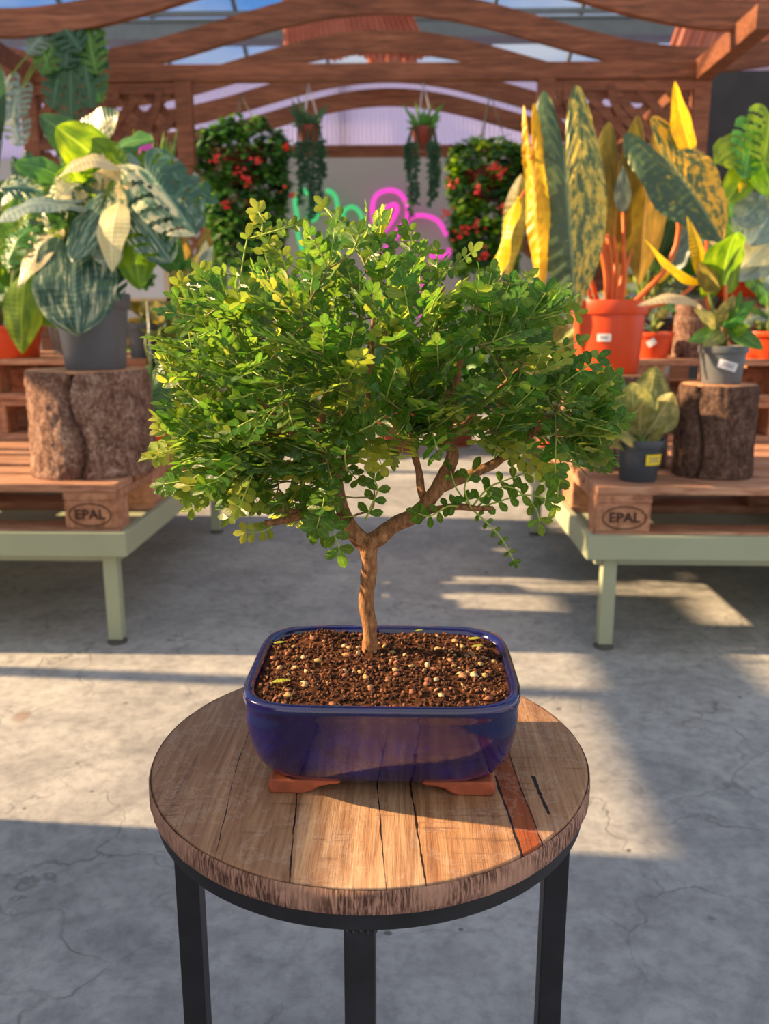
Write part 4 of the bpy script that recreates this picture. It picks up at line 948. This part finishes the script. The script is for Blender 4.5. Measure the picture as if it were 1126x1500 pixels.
# soil
def soilz(x, y):
    u = x / .0985; v = y / .077
    return .0835 + .0035 * (1 - u * u) * (1 - v * v) + .0022 * noise.noise(Vector((x * 60, y * 60, 1))) + .0012 * noise.noise(Vector((x * 170, y * 170, 3))) + .006 * math.exp(-(((x + .055) ** 2 + (y - .062) ** 2) / .0002))
mb = MB(); rings = 26; vs = []; n = 96; sr = srect(1, 1, 0, n)
for i in range(rings + 1):
    f = 1 - i / rings * .98
    for (x, y) in sr:
        X = x * .0985 * f; Y = y * .0777 * f; vs.append((BX + X, BY + Y, SZ + soilz(X, Y)))
fs = [(i * n + k, i * n + (k + 1) % n, (i + 1) * n + (k + 1) % n, (i + 1) * n + k) for i in range(rings) for k in range(n)] + [tuple(range(rings * n, rings * n + n))]
mb.add(vs, fs); mb.build('soil', M['soil'], bon)
def blob(mb, c, rx, ry, rz, col, r):
    q = Quaternion((r.gauss(0, 1), r.gauss(0, 1), r.gauss(0, 1), r.gauss(0, 1))).normalized() if rx < .003 else Quaternion((0, 0, 1), r.random() * 6)
    vs = []; 
    for (zz, rr) in ((-1, 0.01), (-.6, .8), (0, 1), (.6, .8), (1, .01)):
        for k in range(6):
            a = k * PI / 3 + zz * .3; j = r.uniform(.8, 1.2); vs.append(Vector(c) + q @ Vector((rx * rr * j * math.cos(a), ry * rr * j * math.sin(a), rz * zz)))
    mb.add(vs, [(i * 6 + k, i * 6 + (k + 1) % 6, (i + 1) * 6 + (k + 1) % 6, (i + 1) * 6 + k) for i in range(4) for k in range(6)], col=col)
r = random.Random(5); mb = MB(); m2 = MB()
cols = [(44, 26, 18), (74, 44, 30), (104, 66, 44), (130, 86, 58), (60, 36, 26), (90, 56, 38)]
for i in range(2600):
    x = r.uniform(-1, 1); y = r.uniform(-1, 1)
    if abs(x) ** 5 + abs(y) ** 5 > .95: continue
    x *= .0975; y *= .0765; s = r.uniform(.0006, .0019)
    blob(mb, (BX + x, BY + y, SZ + soilz(x, y) + s * .4), s * r.uniform(.8, 1.9), s, s * .7, lin(cols[r.randrange(6)])[:3], r)
mb.build('soil_crumbs', M['crumb'], bon, kind='stuff')
pcols = [(190, 150, 104), (168, 124, 88), (206, 176, 136), (150, 98, 74), (176, 150, 96)]
for i in range(130):
    x = r.uniform(-1, 1); y = r.uniform(-1, 1)
    if abs(x) ** 5 + abs(y) ** 5 > .9: continue
    x *= .096; y *= .075; s = r.uniform(.0014, .0034)
    blob(m2, (BX + x, BY + y, SZ + soilz(x, y) + s * .35), s * 1.2, s * .9, s * .55, lin(pcols[r.randrange(5)])[:3], r)
m2.build('pebbles', M['crumb'], bon, kind='stuff')
# leaflets fallen on the soil
for (px, py, L) in ((400, 943, .008), (398, 1000, .011), (686, 937, .009), (690, 948, .008), (607, 925, .006)):
    yy = BY; p = P(px, py, 1); d = (p - Vector((0, 0, CAMZ))); tt = (SZ + .09 - CAMZ) / d.z; c = Vector((0, 0, CAMZ)) + d * tt
    m3 = MB(); leaf(m3, c, c + Vector((L * 1.3, L * .3, .001)), L * .6, 'oval', face=(0, 0, 1), nt=6, col=(.5, .8, .6)); m3.build('fallen_leaflet', M['leaf'], bon)

# trunk and limbs ---------------------------------------------------------
TY = .672
def T(px, py, dy=0): return P(px, py, TY + dy)
tr = MB()
def limb(pts, r0, r1, n=12, sub=5, rough=.25, mid=None):
    pp_ = cat([Vector(p) for p in pts], sub); N = len(pp_)
    rad = [r0 + (r1 - r0) * (i / (N - 1)) for i in range(N)]
    tr.tube(pp_, rad, n, rough=rough); return pp_
base = T(542, 955)
skel = []
trunk = cat([T(543, 958), T(542, 940), T(540, 912), T(536, 880), T(538, 850), T(541, 825), T(540, 806), T(538, 792)], 6)
N = len(trunk); tr.tube(trunk, [.0075 - .0012 * min(1, i / 10) + (.0018 * max(0, (i - N + 12) / 12)) for i in range(N)], 20, rough=.22)
fork = T(539, 800)
def lb(*a, r0, r1, **k):
    p = limb([q for q in a], r0, r1, **k); skel.extend([(v, r0 + (r1 - r0) * i / (len(p) - 1)) for i, v in enumerate(p)]); return p
lb(fork, T(556, 784), T(578, 768), T(604, 756), T(625, 738, -.003), T(642, 714, -.004), T(655, 690, -.006), r0=.0074, r1=.0062, n=16)
lb(T(640, 716, -.004), T(665, 705), T(695, 693, .005), T(722, 680, .008), T(745, 664, .01), T(775, 640, .012), T(800, 610, .015), r0=.0056, r1=.0022)
lb(T(655, 690, -.006), T(662, 665, -.01), T(655, 635, -.01), T(662, 590, -.015), T(672, 540, -.02), T(680, 480, -.01), r0=.0056, r1=.0018)
lb(T(624, 738, -.003), T(616, 715, .004), T(613, 690, .008), T(606, 660, .01), T(598, 610, .012), T(604, 540, .01), r0=.004, r1=.0018)
lb(fork, T(524, 786), T(508, 764), T(500, 742), T(492, 712), T(486, 682), T(474, 650), T(470, 615), T(482, 570), r0=.0074, r1=.0035, n=16)
lb(T(487, 686), T(470, 668, -.01), T(448, 655, -.015), T(420, 630, -.02), T(385, 590, -.02), T(350, 540, -.015), r0=.004, r1=.0015)
lb(T(492, 700), T(508, 670, .015), T(530, 630, .02), T(540, 580, .02), T(545, 500, .015), T(550, 420, .01), r0=.0042, r1=.0016)
lb(T(484, 570), T(480, 520, .0), T(470, 460, .01), T(450, 400, .01), r0=.0032, r1=.0012)
lb(T(508, 766), T(480, 755, -.01), T(450, 752, -.02), T(418, 762, -.024), T(388, 766, -.026), r0=.004, r1=.0026)
lb(T(440, 752, -.02), T(420, 748, -.02), T(405, 746, -.02), r0=.003, r1=.002)
lb(T(662, 640, -.01), T(700, 600, .01), T(740, 560, .01), T(780, 520, .01), r0=.003, r1=.0012)
lb(T(540, 580, .02), T(575, 540, .03), T(620, 480, .04), T(650, 420, .04), r0=.0028, r1=.0012)
lb(T(420, 630, -.02), T(380, 640, -.01), T(335, 650, 0), T(290, 655, .0), r0=.0024, r1=.001)
lb(T(600, 757), T(640, 745, -.006), T(672, 742, -.01), T(700, 745, -.014), T(722, 744, -.016), r0=.0032, r1=.0018)
lb(T(510, 768), T(520, 755, -.015), T(545, 745, -.02), T(548, 715, -.022), r0=.0012, r1=.0006)
# crown: twigs grow from the limbs to tips spread through the crown volume
poly = [(228, 662), (262, 610), (240, 512), (272, 425), (330, 405), (388, 395), (380, 312), (415, 330), (480, 345), (520, 322), (560, 318), (598, 366), (690, 385), (700, 412), (770, 410), (828, 455), (812, 520), (838, 560), (900, 612), (862, 655), (800, 690), (760, 660), (700, 660), (650, 640), (600, 640), (560, 655), (520, 655), (480, 700), (440, 740), (395, 735), (350, 735), (280, 722), (300, 690)]
def inside(x, y):
    c = False; j = len(poly) - 1
    for i in range(len(poly)):
        xi, yi = poly[i]; xj, yj = poly[j]
        if (yi > y) != (yj > y) and x < (xj - xi) * (y - yi) / (yj - yi) + xi: c = not c
        j = i
    return c
def edist(x, y):
    m = 1e9; p = Vector((x, y)); j = len(poly) - 1
    for i in range(len(poly)):
        a = Vector(poly[j]); b = Vector(poly[i]); ab = b - a; tt = max(0, min(1, (p - a).dot(ab) / ab.length_squared)); m = min(m, (a + ab * tt - p).length); j = i
    return m
r = random.Random(21)
lv = MB(); tw = MB()
def leaflet(p, d, nrm, L, W, young):
    d = d.normalized(); s = d.cross(nrm)
    if s.length < .1: return
    s.normalize(); n_ = s.cross(d); cup = r.uniform(.08, .3); cur = r.uniform(-.25, .12)
    prof = ((0, .06), (.2, .55), (.5, .95), (.78, .92), (1.0, .18))
    vs = []; uv = []
    for (tt, w) in prof:
        c = p + d * (L * tt) + n_ * (cur * L * tt * tt)
        for q in (-1, 0, 1):
            vs.append(c + s * (q * w * W / 2) + n_ * (abs(q) * cup * w * W / 2)); uv.append((tt, q * .5 + .5))
    fs = []
    for i in range(4):
        for k in range(2): fs.append((i * 3 + k, i * 3 + k + 1, (i + 1) * 3 + k + 1, (i + 1) * 3 + k))
    lv.add(vs, fs, uv, (r.random(), young, r.uniform(.3, .7)))
def spray(p, d, L, npair, young=0, up=None, size=.0105):
    d = d.normalized(); up = up or Vector((r.gauss(0, .4), r.gauss(-.25, .4), 1)).normalized()
    s = d.cross(up); 
    if s.length < .1: s = d.cross(Vector((1, 0, 0)))
    s.normalize(); n_ = s.cross(d).normalized(); bend = r.uniform(-.25, .15)
    pts = [p + d * (L * k / npair) + n_ * (bend * L * (k / npair) ** 2) for k in range(npair + 1)]
    tw.tube(pts, [.0006] * npair + [.0003], 4, col=(.3, .6, .6))
    for k in range(1, npair + 1):
        q = pts[k]; f = .72 + .38 * math.sin(PI * (k / npair) * .8)
        for sg in (-1, 1):
            dd = s * sg + d * r.uniform(.25, .6) + n_ * r.uniform(-.05, .35)
            leaflet(q, dd, n_, size * f * r.uniform(.85, 1.12), size * .66 * f, min(1, young * (k / npair + .3)) if young else (.0 if r.random() < .9 else .3))
    leaflet(pts[-1], d + n_ * .1, n_, size * 1.05, size * .62, young)
nodes = [(v, rr) for v, rr in skel if v.z > SZ + .19]
targets = []
while len(targets) < 400:
    x = r.uniform(225, 902); y = r.uniform(312, 742)
    if not inside(x, y): continue
    e = edist(x, y)
    if e < (36 if y < 560 else 12) or (y < 430 and r.random() < .6): continue 
    D = .105 * math.sqrt(min(1, e / 170)); dy = r.choice((-1, 1)) * D * r.random() ** .6
    if y > 640 and dy > .04: continue
    targets.append((x, y, dy, e))
for i in range(46):
    x = r.uniform(345, 505); y = r.uniform(625, 742); targets.append((x, y, r.uniform(-.06, .05), 30))
for i in range(14): targets.append((r.uniform(560, 660), r.uniform(590, 650), r.uniform(-.07, -.02), 30))
for i in range(14): targets.append((r.uniform(800, 870), r.uniform(590, 665), r.uniform(-.04, .04), 30))
for i in range(14): targets.append((r.uniform(275, 360), r.uniform(600, 715), r.uniform(-.03, .03), 30))
cen = T(540, 620)
tg = sorted([(T(x, y, dy), e) for x, y, dy, e in targets], key=lambda q: (q[0] - cen).length)
# explicit outer sprigs seen against the background
EXT = [(300, 430), (350, 440), (362, 350), (430, 330), (500, 345), (540, 350), (625, 372), (665, 392), (720, 400), (745, 430), (800, 440), (290, 470), (262, 480), (255, 540), (285, 520), (270, 600), (845, 500), (850, 590), (830, 570), (875, 625), (640, 400), (450, 360), (410, 380), (228, 662), (240, 512), (268, 418), (300, 402), (380, 312), (384, 345), (476, 305), (560, 322), (598, 345), (690, 370), (770, 408), (825, 455), (700, 420), (895, 612), (880, 652), (862, 640), (820, 690), (275, 722), (248, 560), (330, 400), (520, 345), (640, 372), (838, 540), (812, 740), (305, 460), (420, 330)]
for (x, y) in EXT: tg.append((T(x, y, r.uniform(-.02, .02)), 0))
import bisect
for tip, e in tg:
    best = min(nodes, key=lambda q: (q[0] - tip).length + .25 * max(0, q[0].z - tip.z))
    b = best[0]; Ld = (tip - b).length
    if Ld < .004: continue
    mid = b.lerp(tip, .5) + Vector((r.gauss(0, .1), r.gauss(0, .1), -.04 + r.gauss(0, .06))) * Ld * .6
    m = max(3, int(Ld / .01)); pts = []
    for k in range(m + 1):
        f = k / m; pts.append(b * (1 - f) ** 2 + mid * (2 * f * (1 - f)) + tip * f * f)
    r0 = min(best[1], .0022) * .8; r0 = max(r0, .0008)
    outer = e < 22
    tw.tube(pts, [r0 + (.0006 - r0) * k / m for k in range(m + 1)], 5, col=(.2, .3 if not outer else .7, .45))
    for k in range(1, m + 1): nodes.append((pts[k], r0 + (.0006 - r0) * k / m))
    d = (pts[-1] - pts[-2]).normalized()
    young = 0
    if outer: young = .75 if r.random() < .4 else .2
    elif r.random() < .12: young = .6
    outd = (tip - cen).normalized()
    if e == 0:
        k0 = next((k for k in range(m + 1) if (tip - pts[k]).length < .062), 0); st_ = max(1, round(.0078 / (Ld / m)))
        for k in range(max(1, k0), m + 1, st_):
            dk = (pts[k] - pts[k - 1]).normalized(); sk = dk.cross(Vector((r.gauss(0, .2), -1, r.uniform(0, .5)))).normalized(); nk = sk.cross(dk)
            if nk.y > 0: nk = -nk
            z_ = .0098 * (1 - .25 * k / m)
            for sg in (-1, 1): leaflet(pts[k], sk * sg + dk * .6 + nk * r.uniform(-.2, .3), nk, z_ * r.uniform(.85, 1.1), z_ * .6, young * k / m)
        leaflet(pts[-1], dk, nk, .012, .006, young); continue
    ns = 2
    for s_ in range(ns):
        dd = (d * .7 + outd * .9 + Vector((r.gauss(0, .6), r.gauss(0, .6), r.gauss(.15, .4)))).normalized() if s_ else (d + outd * .5 + Vector((0, 0, .15))).normalized()
        sz = r.uniform(.0085, .0122)
        np_ = r.choice((2, 3, 4, 4, 5)); spray(pts[-1], dd, np_ * sz * .62, np_, young, size=sz)
    # leaflets along the twig's outer part
    for k in range(max(1, m // 3), m):
        if r.random() < .38:
            dd = Vector((r.gauss(0, 1), r.gauss(0, 1), r.gauss(.3, .7))).normalized() + d * .6 + outd * .5
            spray(pts[k], dd, r.uniform(.010, .02), r.choice((1, 2, 2, 3)), young * .6, size=r.uniform(.0075, .0108))
# low sprigs that stand clear of the crown
def sprig(pts, young=0, size=.011, each=1):
    pp_ = cat([Vector(p) for p in pts], 4); tw.tube(pp_, [.0009 - .0004 * i / len(pp_) for i in range(len(pp_))], 5, col=(.2, .6, .5))
    for i in range(2, len(pp_), each):
        d = (pp_[i] - pp_[i - 1]).normalized(); s = d.cross(Vector((r.gauss(0, .15), -1, .35))).normalized(); n_ = s.cross(d)
        for sg in (-1, 1): leaflet(pp_[i], s * sg + d * .45 + n_ * r.uniform(-.1, .2), -n_ if n_.y > 0 else n_, size * r.uniform(.85, 1.1), size * .62, young * i / len(pp_))
    leaflet(pp_[-1], d, Vector((0, -.9, .4)), size * 1.15, size * .6, young)
sprig([T(465, 738, -.03), T(478, 765, -.035), T(490, 785, -.04), T(497, 806, -.04)], .1, .0135, 3)
sprig([T(452, 735, -.02), T(462, 758, -.03), T(470, 780, -.03)], 0, .012, 4)
sprig([T(508, 690, -.04), T(505, 665, -.045), T(512, 645, -.04), T(510, 620, -.04)], .0, .0125, 2)
sprig([T(500, 640, -.05), T(520, 634, -.055), T(545, 622, -.055), T(566, 607, -.055)], .05, .0125, 2)
sprig([T(535, 762, -.02), T(545, 738, -.022), T(553, 718, -.022), T(548, 702, -.022)], .0, .0115, 3)
sprig([T(520, 756, -.02), T(500, 758, -.02)], 0, .008, 3)
sprig([T(400, 770, -.025), T(385, 778, -.028), T(360, 780, -.03)], .9, .009, 2)
sprig([T(372, 700, -.02), T(340, 706, -.02), T(305, 716, -.02), T(278, 722, -.02)], .4, .0125, 2)
sprig([T(345, 660, -.01), T(305, 655, -.01), T(262, 657, -.01), T(232, 664, -.01)], .7, .0125, 2)
sprig([T(340, 640), T(310, 630), T(285, 622), T(272, 630)], .1, .012, 2)
sprig([T(672, 742, -.012), T(655, 742, -.014), T(630, 756, -.016), T(612, 752, -.018)], 0, .009, 2)
sprig([T(690, 745, -.012), T(712, 765, -.012), T(735, 790, -.012), T(752, 822, -.012)], 0, .006, 2)
sprig([T(700, 744, -.012), T(730, 735, -.01), T(765, 725, -.01), T(800, 730, -.01)], .1, .0105, 2)
sprig([T(690, 745, -.015), T(680, 715, -.02), T(692, 690, -.02)], 0, .011, 4)
sprig([T(690, 745, -.01), T(715, 715, -.01), T(750, 700, 0), T(785, 690, 0), T(815, 702, 0)], .1, .011, 2)
sprig([T(690, 745, -.01), T(668, 715, -.014), T(660, 690, -.014)], 0, .009, 4)
sprig([T(700, 742, -.01), T(740, 712, -.01), T(780, 738, -.01), T(790, 765, -.01)], .1, .0105, 3)
sprig([T(660, 640, -.05), T(640, 632, -.05), T(612, 640, -.05), T(600, 620, -.05)], 0, .012, 3)
sprig([T(790, 640), T(830, 632), T(865, 618), T(905, 612)], .1, .0105, 2)
sprig([T(790, 660), T(830, 652), T(855, 640), T(880, 655)], .1, .0115, 2)
sprig([T(770, 490), T(790, 470), T(815, 462), T(842, 458)], .5, .009, 2)
sprig([T(400, 400), T(388, 370), T(395, 340), T(378, 308)], .9, .009, 2)
sprig([T(420, 400), T(412, 375), T(398, 360), T(378, 330)], .9, .0095, 2)
sprig([T(560, 400, -.02), T(545, 370, -.02), T(515, 340, -.02), T(476, 303, -.02)], .35, .0095, 2)
sprig([T(600, 400), T(600, 370), T(602, 350), T(598, 338)], .1, .009, 3)
sprig([T(320, 480), T(290, 460), T(272, 440), T(266, 415)], .6, .009, 2)
sprig([T(330, 600), T(290, 575), T(262, 545), T(240, 508)], .6, .009, 2)
sprig([T(340, 470), T(330, 440), T(312, 415), T(295, 398)], .8, .009, 2)
# upright yellow shoot at the top
for k in range(6): leaflet(T(556, 352 - k * 2), (T(560, 300 + k * 6) - T(556, 352)) + Vector((r.gauss(0, .004), r.gauss(0, .004), 0)), Vector((r.uniform(-1, 1), -1, .2)), .026 - k * .002, .007, .95)
print('leaflets', file=None) if 0 else print('leaflets', len(lv.v) // 15)
lv.build('foliage', M['leaf'], bon)
tr.build('trunk', M['bark'], bon)
def twm():
    t = NT('twig_bark'); at = t.n('ShaderNodeAttribute', attribute_name='Col'); sp = t.n('ShaderNodeSeparateColor'); t.l(at.outputs[0], sp.inputs[0])
    return t.out(t.ramp(sp.outputs[1], [(.25, lin((110, 82, 54))), (.5, lin((158, 176, 74)))]), .6)
tw.build('twigs', twm(), bon)

# ------------------------------------------------------------------ added light blockers just left of the view that shade the near floor
t = thing('sun_blocker', 'added, unseen wooden counter beside the left of the aisle', 'blocker', (-1.5, .2, 0))  # unseen block put in to keep low sun off the floor and stool
mb = MB(); mb.box(-1.72, -1.32, -1.3, 1.37, 1.04, 1.105); mb.build('blocker_top', M['blockerwood'], t, smooth=False)
mb = MB(); mb.box(-1.70, -1.34, -1.28, 1.36, .0, 1.04); mb.build('blocker_body', M['blockerwood'], t, smooth=False)
t = thing('sun_blocker_screen', 'added, unseen screen left of the aisle that trims the sun patches', 'screen', (-2.5, 1.7, 0))  # added out of view; its cloths trim the sun patch on the floor
mb = MB(); mb.box(-2.505, -2.495, 1.2, 2.03, 1.4, 2.6); mb.build('blocker_cloth', M['screen'], t, smooth=False)
mb = MB(); mb.box(-2.505, -2.495, 2.09, 2.8, 1.42, 1.62); mb.build('lower_blocker_cloth', M['screen'], t, smooth=False)  # strip added to cut the sun streak by the right bench
mb = MB(); mb.box(-2.505, -2.495, 2.03, 2.09, 0, 2.6); mb.box(-2.505, -2.495, 1.18, 2.09, 2.58, 2.62); mb.box(-2.505, -2.495, 1.18, 1.21, 0, 2.6); mb.box(-2.505, -2.495, 2.8, 2.84, 0, 1.64); mb.build('blocker_frame', M['steel'], t, smooth=False)

# ------------------------------------------------------------------ LIGHT
EL = 25.5; AZ = math.radians(-4)
sd_ = bpy.data.lights.new('sun', 'SUN'); sd_.energy = 15.0; sd_.angle = math.radians(.9); sd_.color = (1, .68, .37)
so = bpy.data.objects.new('sun', sd_); C.objects.link(so)
dirv = Vector((math.cos(math.radians(EL)) * math.cos(AZ), math.cos(math.radians(EL)) * math.sin(AZ), -math.sin(math.radians(EL))))
so.rotation_euler = dirv.to_track_quat('-Z', 'Y').to_euler()
w = bpy.data.worlds.new('sky'); bpy.context.scene.world = w; w.use_nodes = True; nt = w.node_tree; nt.nodes.clear()
tc = nt.nodes.new('ShaderNodeTexCoord'); mp = nt.nodes.new('ShaderNodeMapping'); mp.inputs['Scale'].default_value = (1, 1, 2.4); nt.links.new(tc.outputs['Generated'], mp.inputs[0])
nz = nt.nodes.new('ShaderNodeTexNoise'); nz.inputs['Scale'].default_value = 2.6; nz.inputs['Detail'].default_value = 7; nt.links.new(mp.outputs[0], nz.inputs[0])
rp = nt.nodes.new('ShaderNodeValToRGB'); e = rp.color_ramp.elements; e[0].position = .46; e[0].color = (.15, .42, 1.0, 1); e[1].position = .66; e[1].color = (.95, .96, 1.0, 1); nt.links.new(nz.outputs[0], rp.inputs[0])
sx_ = nt.nodes.new('ShaderNodeSeparateXYZ'); nt.links.new(tc.outputs['Generated'], sx_.inputs[0])
mr = nt.nodes.new('ShaderNodeMapRange'); mr.inputs['From Min'].default_value = .35; mr.inputs['From Max'].default_value = -.1; nt.links.new(sx_.outputs[1], mr.inputs[0])
mx = nt.nodes.new('ShaderNodeMix'); mx.data_type = 'RGBA'; nt.links.new(mr.outputs[0], mx.inputs[0]); nt.links.new(rp.outputs[0], mx.inputs[6]); mx.inputs[7].default_value = (1.2, 1.22, 1.27, 1)
mh = nt.nodes.new('ShaderNodeMapRange'); mh.inputs['From Min'].default_value = .24; mh.inputs['From Max'].default_value = .12; nt.links.new(sx_.outputs[2], mh.inputs[0])
my = nt.nodes.new('ShaderNodeMix'); my.data_type = 'RGBA'; nt.links.new(mh.outputs[0], my.inputs[0]); nt.links.new(mx.outputs[2], my.inputs[6]); my.inputs[7].default_value = (1.7, 1.6, 1.75, 1)
bg = nt.nodes.new('ShaderNodeBackground'); bg.inputs[1].default_value = .70; nt.links.new(my.outputs[2], bg.inputs[0]); wo = nt.nodes.new('ShaderNodeOutputWorld'); nt.links.new(bg.outputs[0], wo.inputs[0])
vs_ = bpy.context.scene.view_settings; vs_.view_transform = 'Standard'; vs_.look = 'None'; vs_.gamma = 1; vs_.use_curve_mapping = False; vs_.exposure = 0.0
